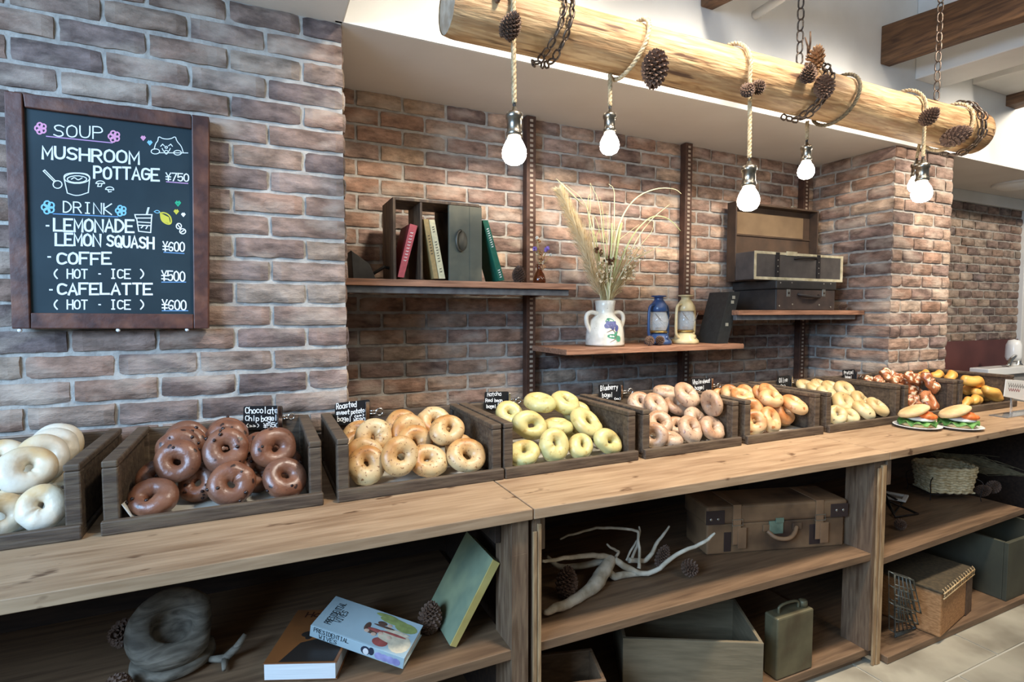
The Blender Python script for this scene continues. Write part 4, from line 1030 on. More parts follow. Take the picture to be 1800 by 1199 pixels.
def wall_shelf(label, x0, x1, zt, yf, rails, bar=True, bar_end=.03):
    t = T('wall_shelf', label, 'shelf', ((x0+x1)/2, 2.45, zt))
    m = MB(); m.box((x0, yf, zt-.028), (x1, YR-.054, zt)); m.obj('plank', M_shelf, t, bevel=.002, world=True)
    if bar:
        m = MB(); m.box((x0+.004, yf+.02, zt-.058), (x1-bar_end, yf+.045, zt-.0285)); m.box((x0+.004, yf+.046, zt-.034), (x1-bar_end, yf+.07, zt-.0285)); m.obj('angle_bar', M_grey, t, bevel=.002, world=True)
    for x in rails:
        m = MB(); m.hexa([(x-.008, yf+.10, zt-.04), (x+.008, yf+.10, zt-.04), (x+.008, YR-.053, zt-.06), (x-.008, YR-.053, zt-.06)], [(x-.008, yf+.10, zt-.0285), (x+.008, yf+.10, zt-.0285), (x+.008, YR-.053, zt-.0285), (x-.008, YR-.053, zt-.0285)])
        m.obj('bracket', M_rail, t, bevel=.001, world=True)
xr1 = at(1013, 500, y=YS).x
wall_shelf('wall shelf with the leaning books and the book box, next to the left brick wall', .305, xr1, ZS1, YS, (.36, 1.325))
wall_shelf('lower wall shelf with the white jug and the two lanterns', 1.33, 2.50, ZS2, 2.235, (1.42, 2.408), bar=False)
wall_shelf('wall shelf carrying the stacked suitcases, beside the pillar', 2.47, 3.60, ZS3, YS, (2.5, 3.475), bar_end=.06)

# ------------------------------------------------------------------ books seen by the spine
M_pages = pm('book_pages', lin(226,214,186), lin(206,192,160), 8, (1, 1, 60), rough=.8)
def book(label, q, y, depth, mat, titles=(), ink=None, spine_mat=None, inkw=.0022, drop=0):
    """q = spine corners in the photo tl, tr, br, bl; boards run back from the spine"""
    P = [at(*p, y=y) for p in q]
    low = min(p.z for p in P)
    if drop: P = [p+Vector((0, 0, drop)) for p in P]
    c = (P[2]+P[3])/2; t = T('book', label, 'book', c)
    xz = lambda p: (p.x, p.z)
    mid = lambda a, b, k: a+(b-a)*k
    th = (P[1]-P[0]).length; k = min(.12, .0028/th)
    m = MB(); m.prism([xz(p) for p in P], y, y+.003); m.obj('spine', spine_mat or mat, t, bevel=.0012, world=True)
    for a, b, d, e in ((P[0], mid(P[0], P[1], k), mid(P[3], P[2], k), P[3]), (mid(P[0], P[1], 1-k), P[1], P[2], mid(P[3], P[2], 1-k))):
        m = MB(); m.prism([xz(p) for p in (a, b, d, e)], y+.003, y+depth); m.obj('cover_board', mat, t, world=True)
    up = (P[0]-P[3]).normalized()*.004
    m = MB(); m.prism([xz(p) for p in (mid(P[0], P[1], k)-up, mid(P[0], P[1], 1-k)-up, mid(P[3], P[2], 1-k)+up, mid(P[3], P[2], k)+up)], y+.0035, y+depth-.004); m.obj('pages', M_pages, t, world=True)
    if titles:
        m = MB(); ln = []
        Ptop = [(Vector(q[0])+Vector(q[1]))/2, (Vector(q[3])+Vector(q[2]))/2]
        wpx = (Vector(q[1])-Vector(q[0])).length; ax = (Ptop[1]-Ptop[0]).normalized(); nx_ = Vector((-ax.y, ax.x))
        for (f0, f1, n) in titles:                             # rows of small illegible title strokes down the spine
            for i in range(n):
                f = f0+(f1-f0)*(i+.5)/n; c2 = Ptop[0]+(Ptop[1]-Ptop[0])*f
                ln += [[c2-nx_*wpx*.18, c2+nx_*wpx*.18+ax*1.2], [c2-nx_*wpx*.1+ax*1.5, c2+nx_*wpx*.14+ax*.4]]
        ribbons(m, ln, lambda p: Vector((lambda w: (w.x, y-.0004, w.z+drop))(at(p[0], p[1], y=y))), inkw, (0, -1, 0)); m.obj('spine_title', ink, t, world=True)
    return t
def cloth_mat(n, c): return pm(n, c, tuple(x*.8 for x in c[:3])+(1,), 60, rough=.6, bump=.05)
M_red = cloth_mat('red_cover', lin(150,44,48)); M_pink = cloth_mat('pink_spine', lin(206,96,98)); M_tan = cloth_mat('tan_cover', lin(178,148,96)); M_cream = cloth_mat('cream_cover', lin(226,212,168))
M_green = cloth_mat('green_cover', lin(20,96,74)); M_ink = pm('dark_ink', lin(50,44,40), rough=.8); M_whiteink = pm('white_ink', lin(235,230,220), rough=.8)
yb = 2.31
book('red book leaning inside the first bay of the dark book box', [(721,393),(734,397),(710,488),(699,487)], yb, .17, M_red, ((.12,.7,10),), M_whiteink, M_pink)
book('narrow tan book leaning in the second bay of the book box, beside the cream one', [(744,385),(753,385),(771,490),(763,490)], yb, .15, M_tan, ((.25,.6,7),), M_ink)
book('cream book leaning in the second bay of the book box', [(754,386),(764,386),(783,490),(772,490)], yb, .15, M_cream, ((.1,.22,3),(.35,.72,8),(.8,.9,2)), M_ink)
book('dark green book leaning against the outside of the book box', [(848,387),(858,387),(887,493),(877,494)], yb, .16, M_green, ((.12,.45,9),(.8,.95,4)), M_whiteink)
# book box
M_boxwood = pm('box_wood', lin(92,72,54), lin(62,48,38), 6, (8, 8, 1.4), rough=.6, bump=.15, c3=lin(120,98,72), scale3=7)
M_boxgreen = pm('olive_paint', lin(92,92,78), lin(76,76,64), 5, rough=.5, c3=lin(110,104,84), scale3=8)
a = at(692, 487, y=yb-.012); b_ = at(847, 494, y=yb-.012); zt = at(694, 346, y=yb-.012).z; y0, y1 = yb-.012, yb+.20; z0 = ZS1+.0005; w = .012
t = T('book_box', 'dark wooden open box with two bays and a panelled door, standing on the shelf', 'box', ((a.x+b_.x)/2, y0, z0))
xd = at(789, 420, y=y0).x; xm = at(741, 420, y=y0).x
for n, bx in (('side_board', ((a.x, y0, z0), (a.x+w, y1, zt))), ('side_board', ((b_.x-w, y0+.003, z0), (b_.x, y1, zt-.004))), ('top_board', ((a.x+w, y0, zt-w), (b_.x-w, y1, zt))), ('bottom_board', ((a.x+w, y0+.045, z0), (xd, y1, z0+.004))),
              ('back_board', ((xd, y1-.008, z0+.005), (b_.x-w, y1, zt-w))), ('divider', ((xm-.005, y0+.002, z0+.004), (xm+.005, y1-.008, zt-w)))):
    m = MB(); m.box(*bx); m.obj(n, M_boxwood, t, bevel=.0015, world=True)
m = MB(); m.box((xd, y0-.004, z0), (b_.x-.004-w, y0+.012, zt-w-.002)); dr = m.obj('door', M_boxgreen, t, bevel=.002, world=True)
m = MB(); m.box((b_.x-.06, y0-.007, z0), (b_.x-.002, y0-.0045, zt-w-.004)); m.obj('door_stile', M_boxgreen, t, bevel=.001, world=True)
hc = at(812, 424, y=y0-.004); m = MB()
m.tube([hc+Vector((-.006+.024*math.sin(k*PI/12)*-1, -.005-.008*math.sin(k*PI/12), .045*math.cos(k*PI/12))) for k in range(13)], .006, 8)
m.lathe([(.0, .003), (.026, .003), (.03, .0)], 24, M=Matrix.Translation(hc+Vector((.002, .0005, 0))) @ Matrix.Rotation(PI/2, 4, 'X') @ Matrix.Diagonal((.8, 1.5, 1, 1)), caps=False)
o = m.obj('door_pull', pm('pull_metal', lin(86,84,76), rough=.4, metal=.7), t, smooth=True, world=True)
# small dark metal scoop at the wall corner
M_scoop = pm('scoop_metal', lin(78,74,68), lin(58,54,50), 12, rough=.5, metal=.5)
c = at(640, 487, y=2.36); c.z = ZS1
t = T('metal_scoop', 'dark grey metal scoop box at the shelf end beside the left brick wall', 'container', c)
p1, p2 = at(615, 441, y=2.36), at(660, 441, y=2.36)
m = MB(); m.hexa([(-.05, -.03, .0005), (.045, -.03, .0005), (.045, .10, .0005), (-.05, .10, .0005)], [(p1.x-c.x, -.03, p1.z-c.z), (p2.x-c.x-.03, -.03, p2.z-c.z-.06), (p2.x-c.x-.03, .10, p2.z-c.z-.03), (p1.x-c.x, .10, p1.z-c.z)]); m.obj('body', M_scoop, t, bevel=.003)
m = MB(); m.tube([(.045, .03, .03), (.09, .02, .06), (.11, .02, .055)], .007, 8); m.obj('handle', M_scoop, t, smooth=True)
rest(cone('small dark pine cone on the shelf between the green book and the glass vase', at(912, 480, y=2.33)+Vector((0, 0, 0)), .078, (.1, 0, 0), 0, 1.0), ZS1)
# brown glass vase with dried sprig
M_brownglass = pm('brown_glass', lin(150,80,40), rough=.08, trans=.75, ior=1.45)
c = at(948, 497, y=2.33); c.z = ZS1+.0005; kv = px_len(948, 480, 2.33, 34)/.1
t = T('bud_vase', 'small brown glass vase on the shelf end, holding a dried sprig', 'vase', c)
m = MB(); m.lathe([(r*kv, z*kv) for r, z in ((.012, 0), (.032, .001), (.034, .02), (.028, .045), (.014, .068), (.012, .09), (.016, .1), (.014, .1), (.010, .09), (.012, .069), (.025, .045), (.031, .02), (.029, .006), (.001, .005))], 24, caps=False); m.obj('glass_body', M_brownglass, t, smooth=True)
M_stemdry = pm('dry_stem', lin(190,168,118), lin(164,140,94), 40, rough=.9); M_viol = pm('violet_petal', lin(150,120,190), lin(120,92,160), 60, rough=.9); M_tanfl = pm('tan_petal', lin(190,140,96), lin(150,100,64), 60, rough=.9); M_white_fl = pm('white_petal', lin(226,216,196), rough=.9)
t2 = T('dried_sprig', 'sprig of dried purple and tan flowers in the small brown vase', 'dried flowers', c+Vector((0, 0, .09*kv)))
r = random.Random(4)
for px, py, mt, rad in ((951,455,M_tanfl,.018), (962,438,M_viol,.016), (946,425,M_tanfl,.014), (940,438,M_viol,.012), (968,448,M_white_fl,.008), (955,470,M_tanfl,.014), (944,418,M_white_fl,.008), (950,445,M_tanfl,.014), (960,440,M_viol,.010)):
    p = at(px, py, y=2.33+r.uniform(-.02, .02)); p0 = c+Vector((0, 0, .05*kv)); md = p0.lerp(p, .55)+Vector((0, 0, .01))
    m = MB(); m.tube([p0, c+Vector((0, 0, .1*kv)), md, p], [.0016]*4, 6); m.obj('stem', M_stemdry, t2, world=True)
    m = MB()
    for k in range(14):
        d = Vector((r.gauss(0, 1), r.gauss(0, 1), r.gauss(0, .8))).normalized(); m.ell(p+d*rad*.7, (rad*.4,)*3, 6, 5)
    m.obj('flower_head', mt, t2, smooth=True, world=True)

# ------------------------------------------------------------------ jug with dried grasses
M_jug = pm('jug_glaze', lin(232,228,214), lin(206,200,184), 18, rough=.3, speck=lin(150,140,120), speck_scale=90, speck_t=.66, coat=.3)
M_jugblue = pm('jug_blue', lin(56,62,112), lin(86,92,140), 30, rough=.35); M_juggreen = pm('jug_green', lin(60,126,100), lin(86,150,116), 30, rough=.35); M_jugbrown = pm('jug_brown', lin(110,84,60), rough=.4)
YJ = 2.40
c = at(1063, 606, y=YJ); c.z = ZS2+.0005; kj = px_len(1063, 570, YJ, 80)/.2
prof = [(.07,0),(.082,.002),(.085,.01),(.083,.05),(.078,.085),(.068,.112),(.05,.128),(.042,.138),(.040,.15),(.042,.175),(.046,.198),(.042,.2),(.037,.176),(.035,.15),(.036,.14),(.03,.13)]
t = T('ceramic_jug', 'white two-handled ceramic jug painted with blue flowers, on the lower shelf', 'jug', c)
m = MB(); m.lathe([(r_*kj, z*kj) for r_, z in prof], 40, caps=False); m.obj('body', M_jug, t, smooth=True)
m = MB(); m.lathe([(.084*kj, 0), (.0862*kj, .0), (.0862*kj, .006*kj), (.085*kj, .006*kj)], 40, caps=False); m.obj('base_ring', M_jugbrown, t, smooth=True)
for s in (-1, 1):
    m = MB(); pts = chaikin([Vector(p)*kj for p in ((s*.040, 0, .142), (s*.075, 0, .150), (s*.098, 0, .135), (s*.096, 0, .10), (s*.080, 0, .070), (s*.076, 0, .062))]); m.tube(pts, .0095*kj, 12); m.obj('handle', M_jug, t, smooth=True)
def jug_r(z):
    for (r0, z0), (r1, z1) in zip(prof[:8], prof[1:9]):
        if z0 <= z <= z1: return r0+(r1-r0)*(z-z0)/(z1-z0)
    return .08
def jug_patch(cx, cz, rx, rz, rot, n=12):                     # petal hugging the glaze; cx is an angle from the room side
    pts = []
    for k in range(n):
        a = 2*PI*k/n; dx = rx*1.25*math.cos(a); dz = rz*1.25*math.sin(a); X = dx*math.cos(rot)-dz*math.sin(rot); Z = dx*math.sin(rot)+dz*math.cos(rot)
        th = cx*1.15-.50+X/.08; z = cz+Z; rr_ = jug_r(z)+.0012; pts.append(Vector((math.sin(th)*rr_, -math.cos(th)*rr_, z))*kj)
    return pts
for nm, mt, L in (('painted_flower', M_jugblue, [(.12,.095,.016,.008,.6),(.12,.095,.016,.008,2.2),(.12,.095,.015,.008,-.7),(.28,.088,.013,.007,.3),(.28,.088,.013,.007,1.6),(.40,.098,.012,.006,.9),(.40,.098,.012,.006,2.4),(.5,.08,.012,.007,1.2),(.02,.09,.011,.009,0)]),
                  ('painted_leaves', M_juggreen, [(.22,.115,.016,.006,-.2),(.26,.045,.018,.008,-.1),(.55,.035,.010,.011,.3),(.42,.055,.010,.005,1.0),(.05,.112,.01,.005,.4)]),
                  ('painted_stems', M_jugbrown, [(.34,.066,.022,.0012,-.9),(.2,.07,.018,.0012,.4),(.45,.05,.018,.0012,1.1),(.3,.028,.016,.001,.5)])):
    m = MB()
    for q in L:
        P = jug_patch(*q); m.add(P+[sum(P, Vector())/len(P)*1.002], [(i, (i+1) % len(P), len(P)) for i in range(len(P))])
    m.obj(nm, mt, t)
M_pampas = pm('pampas', lin(250,234,196), lin(240,218,172), 50, rough=.95, spec=.1); M_blade = pm('dry_grass', lin(224,216,174), lin(200,192,146), 20, rough=.85, spec=.2); M_bladegreen = pm('green_grass', lin(200,204,150), lin(176,182,124), 20, rough=.85, spec=.2)
M_seed = pm('seed_heads', lin(250,234,200), lin(220,188,140), 80, rough=.9); M_brownfl = pm('brown_heads', lin(110,72,44), lin(80,50,32), 60, rough=.9)
mouth = c+Vector((0, 0, .195*kj)); inside = c+Vector((0, 0, .06*kj))
t = T('dried_grass_bouquet', 'bouquet of pampas plume and dried grasses standing in the painted jug', 'dried flowers', mouth)
G2 = lambda x, y: (970+x/5.212, 310+y/5.212)
def stem_pts(px, n=2, dy=0):
    r_ = r.uniform(-.022, .022)*kj; out = [inside+Vector((r_*.6, 0, 0)), mouth+Vector((r_, r.uniform(-.02, .02)*kj, 0))]
    k = len(px)
    for i, p in enumerate(px): out.append(at(*G2(*p), y=YJ+dy*(i+1)/k))
    return chaikin(out, n=n)
def blade(px, w, mt, dy=0):
    P = stem_pts(px, dy=dy); n = len(P); m = MB()
    m.tube(P, [w*1.35*(1-.75*(i/(n-1))**1.5) for i in range(n)], 6); return m.obj('grass_blade', mt, t, smooth=True, world=True)
for px, w, mt, dy in (
    ([(330,560),(360,200),(352,66)], .0026, M_blade, .05), ([(470,600),(440,240),(352,62)], .003, M_blade, -.02), ([(480,560),(470,330),(440,190)], .002, M_bladegreen, 0), ([(570,640),(572,300),(575,110),(520,70)], .003, M_blade, .06),
    ([(540,560),(545,300),(543,220)], .0022, M_brownfl, .05), ([(560,700),(620,400),(760,190),(960,105),(1130,112),(1186,160)], .0042, M_blade, -.05), ([(600,860),(720,560),(860,400),(960,355),(1080,390),(1180,500)], .0042, M_bladegreen, -.06),
    ([(640,900),(760,600),(900,400),(1080,256)], .0036, M_blade, .0), ([(600,960),(700,780),(860,710),(1000,625)], .004, M_blade, -.03), ([(460,620),(420,420),(380,350)], .002, M_bladegreen, .04), ([(500,640),(520,420),(500,320)], .002, M_bladegreen, .0),
    ([(430,640),(330,400),(330,200),(350,160)], .003, M_bladegreen, 0), ([(390,640),(340,330),(280,200),(130,80)], .003, M_blade, -.03), ([(400,700),(380,440),(365,360)], .003, M_blade, 0),
    ([(520,700),(480,520),(450,440)], .0024, M_bladegreen, 0), ([(540,720),(560,560),(600,430)], .0026, M_bladegreen, .02), ([(500,800),(470,640),(476,520)], .003, M_bladegreen, .0), ([(560,800),(600,600),(640,560),(800,440)], .002, M_blade, .05),
    ([(440,800),(400,560),(440,480)], .0026, M_bladegreen, .02), ([(700,800),(800,640),(930,500),(930,400)], .0018, M_blade, .03)): blade(px, w, mt, dy)
# broad leaf tips and cut reeds
m = MB(); m.tube([at(*G2(300,280), y=YJ-.03), at(*G2(180,160), y=YJ-.03), at(*G2(100,80), y=YJ-.03), at(*G2(40,20), y=YJ-.03)], [.001, .006, .005, .0008], 6); m.obj('grass_leaf', M_blade, t, smooth=True, world=True)
for px, w in (([(560,960),(600,640),(635,425)], .0085), ([(530,900),(548,640),(550,430)], .005)):
    P = stem_pts(px); m = MB(); m.tube(P, [w*(.55+.45*i/(len(P)-1)) for i in range(len(P))], 10); m.obj('cut_reed', M_bladegreen, t, smooth=True, world=True)
# pampas plume made of fine hairs
P = stem_pts([(380,920),(300,640),(200,420),(85,150)]); n = len(P)
m = MB(); m.tube(P, [.004*(1-.6*i/n) for i in range(n)], 6); pl = m
for k in range(3200):
    f = .28+.72*r.random()**.85; i = f*(n-1); a_ = P[int(i)].lerp(P[min(n-1, int(i)+1)], i-int(i)); d = (P[min(n-1, int(i)+1)]-P[int(i)-1]).normalized()
    th = r.uniform(0, 2*PI); e1 = d.orthogonal().normalized(); e2 = d.cross(e1); rad = e1*math.cos(th)+e2*math.sin(th)
    L = .10*(1-abs(f-.55)*1.2)*r.uniform(.5, 1.1)+.012
    q1 = a_+rad*L*.35+d*L*.35; q2 = a_+rad*L*.62+d*L*.9-Vector((0, 0, L*.12)); wv = d.cross(rad)*.0011
    pl.add([a_-wv, a_+wv, q1+wv, q1-wv, q2], [(0, 1, 2, 3), (3, 2, 4)])
pl.obj('pampas_plume', M_pampas, t, world=True)
def heads(name, mt, box, n, rad, stem_m, dy=.04, n2=6):
    m = MB(); ms = MB()
    for k in range(n):
        p = at(*G2(r.uniform(box[0], box[2]), r.uniform(box[1], box[3])), y=YJ+r.uniform(-dy, dy)); q = rad*r.uniform(.6, 1.2)
        for j in range(n2):
            d = Vector((r.gauss(0, 1), r.gauss(0, 1), r.gauss(0, 1))).normalized()*q; m.ell(p+d*.7, (q*.5, q*.5, q*.5), 5, 4)
        ms.tube([mouth+Vector((r.uniform(-.02, .02), r.uniform(-.02, .02), -.02)), mouth.lerp(p, .5)+Vector((r.uniform(-.008, .008), 0, 0)), p], .0009, 4)
    m.obj(name, mt, t, smooth=True, world=True); ms.obj('flower_stems', stem_m, t, world=True)
heads('seed_heads', M_seed, (415, 780, 560, 980), 90, .0075, M_stemdry)
heads('seed_heads', M_seed, (640, 820, 765, 950), 44, .0095, M_stemdry)
heads('brown_heads', M_brownfl, (380, 665, 480, 730), 6, .011, M_stemdry, .02)
heads('brown_heads', M_brownfl, (490, 745, 560, 800), 5, .016, M_stemdry, .02)
heads('white_flowerets', M_white_fl, (600, 640, 860, 780), 55, .006, M_stemdry, n2=4)
heads('seed_heads', M_stemdry, (430, 960, 660, 1060), 26, .004, M_stemdry, .03)

# ------------------------------------------------------------------ lanterns
M_glass = pm('lantern_glass', lin(225,232,232), rough=.05, alpha=.22)
def lantern(label, u, vt, vb, y, mt, ztop=None):
    c = at(u, vb, y=y); c.z = ZS2+.0005; k = (at(u, vt, y=y).z-c.z)/.26
    t = T('lantern', label, 'lantern', c, (0, 0, .25))
    S = lambda L: [(a*k*1.16, b*k) for a, b in L]
    m = MB(); m.lathe(S([(.055, 0), (.062, .004), (.06, .018), (.05, .03), (.046, .046), (.036, .056), (.03, .062)]), 28); m.obj('fuel_tank', mt, t, smooth=True)
    m = MB(); m.tube([(0, -.046*k, .036*k), (0, -.06*k, .038*k)], .011*k, 12); m.obj('filler_cap', mt, t, smooth=True)
    m = MB(); m.lathe(S([(.034, .06), (.042, .066), (.034, .072), (.016, .076), (.014, .09)]), 24); m.obj('burner', M_brass, t, smooth=True)
    m = MB(); m.lathe(S([(.034, .074), (.042, .095), (.046, .12), (.042, .148), (.034, .172), (.0325, .172), (.040, .147), (.044, .12), (.040, .096), (.0325, .075)]), 28, caps=False); m.obj('glass_globe', M_glass, t, smooth=True)
    for a in (.5, -.5):
        m = MB(); m.tube([Vector((math.cos(q)*.046, math.sin(q)*.046, z))*k for q, z in ((a, .08), (a+.9, .12), (a+1.6, .16))], .0012*k, 6); m.obj('globe_guard', M_steel, t)
    for s in (-1, 1):
        m = MB(); m.tube(chaikin([Vector(p)*k for p in ((s*.05, 0, .03), (s*.082, 0, .045), (s*.086, 0, .09), (s*.083, 0, .18), (s*.072, 0, .206), (s*.040, 0, .208))]), .0075*k, 10); m.obj('side_tube', mt, t, smooth=True)
    m = MB(); m.lathe(S([(.036, .172), (.040, .178), (.036, .196), (.034, .214), (.024, .23), (.02, .236), (.021, .25), (.034, .252), (.034, .257), (.0, .26)]), 28); m.obj('chimney_hood', mt, t, smooth=True)
    m = MB(); m.tube([(x*k, (-.03-.012*math.sin(PI*i/8))*k, z*k) for i, (x, z) in enumerate([(-.072+.018*j, .165-.05*math.sin(PI*j/8)) for j in range(9)])], .0016*k, 6); m.obj('bail_handle', M_steel, t)
M_brass = pm('old_brass', lin(170,140,84), rough=.35, metal=.9)
lantern('dark blue storm lantern on the lower shelf', 1157, 519, 603, 2.39, pm('blue_enamel', lin(44,72,116), lin(34,56,92), 14, rough=.35, coat=.3))
lantern('cream storm lantern next to the leaning black book', 1204, 518, 604, 2.39, pm('cream_enamel', lin(214,196,150), lin(186,164,116), 14, rough=.35, coat=.3))
rest(cone('pine cone lying before the blue lantern, the one nearer the jug', at(1142, 598, y=2.30)+Vector((0, 0, 0)), .05, (1.3, -.5, 0), 1, 1.2), ZS2)
rest(cone('pine cone lying before the blue lantern, the one nearer the cream lantern', at(1160, 598, y=2.30)+Vector((0, 0, 0)), .05, (1.2, .5, .4), 1, 1.2), ZS2)
# black binder
M_blackbook = pm('black_cover', lin(34,35,34), lin(44,45,43), 40, rough=.5, bump=.08); M_label = pm('metal_label', lin(206,200,180), rough=.35, metal=.6)
t = book('thick black book leaning at the end of the lower shelf', [(1283,513),(1301,514),(1279,605),(1259,606)], 2.30, .155, M_blackbook)
for f in (.10, .19, .62):
    q = [(1283,513),(1301,514),(1279,605),(1259,606)]; c2 = (Vector(q[0])+Vector(q[1]))/2; d2 = (Vector(q[3])+Vector(q[2]))/2; p = c2.lerp(d2, f); w = at(p.x, p.y, y=2.2995)
    m = MB(); m.cbox(w, (.022, .002, .018)); m.obj('spine_label', M_label, t, bevel=.0004, world=True)

# ------------------------------------------------------------------ suitcases by the pillar
M_case = pm('black_case', lin(44,42,40), lin(58,54,50), 14, rough=.5, bump=.1); M_casebrown = pm('brown_case_fibre', lin(76,62,54), lin(58,48,44), 14, rough=.55, bump=.1)
M_handle = pm('dark_leather', lin(40,34,32), rough=.5); M_rivet = pm('rivet_metal', lin(190,184,170), rough=.3, metal=.9)
yk = 2.29; a = at(1364, 545, y=yk); b_ = at(1466, 545, y=yk); zl = at(1365, 508, y=yk).z; zt = at(1365, 492, y=yk).z; z0 = ZS3+.0005; yb_ = 2.615
t = T('suitcase', 'black suitcase lying flat on the shelf beside the pillar, under the trimmed trunk', 'suitcase', ((a.x+b_.x)/2, yk, z0))
m = MB(); m.box((a.x, yk, z0), (b_.x, yb_, zl)); m.obj('body', M_case, t, bevel=.006, world=True)
m = MB(); m.box((a.x-.008, yk-.008, zl+.001), (b_.x+.008, yb_+.006, zt)); m.obj('lid', M_case, t, bevel=.008, world=True)
m = MB(); m.box((a.x+.002, yk-.003, z0+.004), (b_.x-.002, yk-.0005, zl-.002)); m.obj('front_panel', M_casebrown, t, bevel=.001, world=True)
for u in (1386, 1448):
    p = at(u, 515, y=yk-.004); m = MB(); m.cbox(p, (.03, .004, .045)); lk = m.obj('lock_plate', M_rivet, t, bevel=.001, world=True); m = MB(); m.ell(p+Vector((0, -.003, 0)), (.008, .004, .008)); m.obj('lock_knob', M_chain, t, smooth=True, world=True)
p1, p2 = at(1402, 517, y=yk), at(1438, 520, y=yk); m = MB(); m.tube(chaikin([p1, p1+Vector((.02, -.03, -.012)), p2+Vector((-.02, -.03, -.012)), p2]), .010, 10); m.obj('handle', M_handle, t, smooth=True, world=True)
for u, v in ((1370,538),(1393,535),(1440,536),(1460,540),(1372,497),(1392,497),(1448,499),(1460,499)):
    p = at(u, v, y=yk-.007); m = MB(); m.ell(p, (.005, .003, .005), 8, 6); m.obj('rivet', M_rivet, t, smooth=True, world=True)
# trimmed trunk on top
M_trunk = pm('trunk_grey', lin(92,84,78), lin(74,68,64), 12, rough=.6, bump=.08); M_trunktrim = pm('trunk_trim', lin(226,214,180), lin(184,168,130), 18, rough=.55)
yt = 2.31; a = at(1325, 490, y=yt); b_ = at(1480, 492, y=yt); zt2 = at(1325, 441, y=yt).z; zb = zt+.0008; yt2 = 2.45
t = T('trunk', 'grey flat trunk with worn cream edges, on top of the black suitcase', 'suitcase', ((a.x+b_.x)/2, yt, zb))
m = MB(); m.box((a.x, yt, zb), (b_.x, yt2, zt2)); m.obj('body', M_trunk, t, bevel=.004, world=True)
w = .017
for bx in (((a.x-.002, yt-.003, zb), (b_.x+.002, yt-.0005, zb+w)), ((a.x-.002, yt-.003, zt2-w*.8), (b_.x+.002, yt-.0005, zt2+.002)), ((a.x-.002, yt-.003, zb+w), (a.x+w, yt-.0005, zt2-w*.8)), ((b_.x-w*1.3, yt-.003, zb+w), (b_.x+.002, yt-.0005, zt2-w*.8))):
    m = MB(); m.box(*bx); m.obj('edge_trim', M_trunktrim, t, bevel=.001, world=True)
for u in (1366, 1438):
    p = at(u, 465, y=yt); m = MB(); m.box((p.x-.016, yt-.005, zb+w), (p.x+.016, yt-.0032, zt2)); sp_ = m.obj('strap', M_handle, t, world=True)
    m = MB()
    for z in (.3, .5, .72): m.ell((p.x, yt-.006, zb+(zt2-zb)*z), (.004, .003, .004), 8, 6)
    m.obj('strap_rivets', M_rivet, t, smooth=True, world=True)
p = at(1390, 446, y=yt); m = MB(); m.box((p.x-.045, yt-.008, p.z-.014), (p.x+.05, yt-.0032, p.z+.012)); m.obj('hasp', M_trunktrim, t, bevel=.001, world=True)
p1, p2 = at(1396, 455, y=yt), at(1434, 455, y=yt); m = MB(); m.tube(chaikin([p1, p1+Vector((.02, -.025, .004)), p2+Vector((-.02, -.025, .004)), p2]), .007, 8); m.obj('handle', M_handle, t, smooth=True, world=True)
# open brown case standing at the back
M_ocase = pm('open_case_fibre', lin(84,64,48), lin(62,48,38), 8, rough=.6, bump=.08); M_lining = pm('case_lining', lin(128,104,76), lin(108,86,62), 5, rough=.7)
yo = 2.53; a = at(1292, 470, y=yo); b_ = at(1437, 470, y=yo); zt3 = at(1292, 353, y=yo).z; z0 = zt+.0008; yo2 = 2.60
t = T('open_case', 'tall brown case standing open against the wall behind the suitcases', 'suitcase', ((a.x+b_.x)/2, yo, z0))
w = .012
m = MB(); m.box((a.x, yo2-.008, z0), (b_.x, yo2, zt3)); m.obj('back_panel', M_ocase, t, world=True)
for bx in (((a.x, yo, z0), (a.x+w, yo2-.0085, zt3)), ((b_.x-w, yo, z0), (b_.x, yo2-.0085, zt3)), ((a.x+w, yo, zt3-w), (b_.x-w, yo2-.0085, zt3)), ((a.x+w, yo, z0), (b_.x-w, yo2-.0085, z0+w))):
    m = MB(); m.box(*bx); m.obj('side_wall', M_ocase, t, bevel=.002, world=True)
zmid = at(1292, 409, y=yo).z
m = MB(); m.box((a.x+.04, yo2-.012, zmid+.006), (b_.x-.08, yo2-.0085, zt3-.05)); m.obj('lining_panel', M_lining, t, bevel=.002, world=True)
m = MB(); m.box((a.x+w, yo2-.016, zmid-.004), (b_.x-w, yo2-.0085, zmid+.004)); m.obj('pocket_edge', M_ocase, t, bevel=.001, world=True)
p = at(1400, 353, y=yo); m = MB(); m.tube([Vector((p.x-.03, yo+.02, zt3)), Vector((p.x-.015, yo+.02, zt3+.014)), Vector((p.x+.015, yo+.02, zt3+.014)), Vector((p.x+.03, yo+.02, zt3))], .004, 8); m.obj('catch', M_rivet, t, smooth=True, world=True)
rest(cone('pine cone on the shelf end between the black suitcase and the pillar', at(1482, 536, y=2.30), .05, (1.2, .3, 0), 0, 1.1), ZS3)
# ------------------------------------------------------------------ things on the lower shelves
ZM = .4525; ZF = .0605
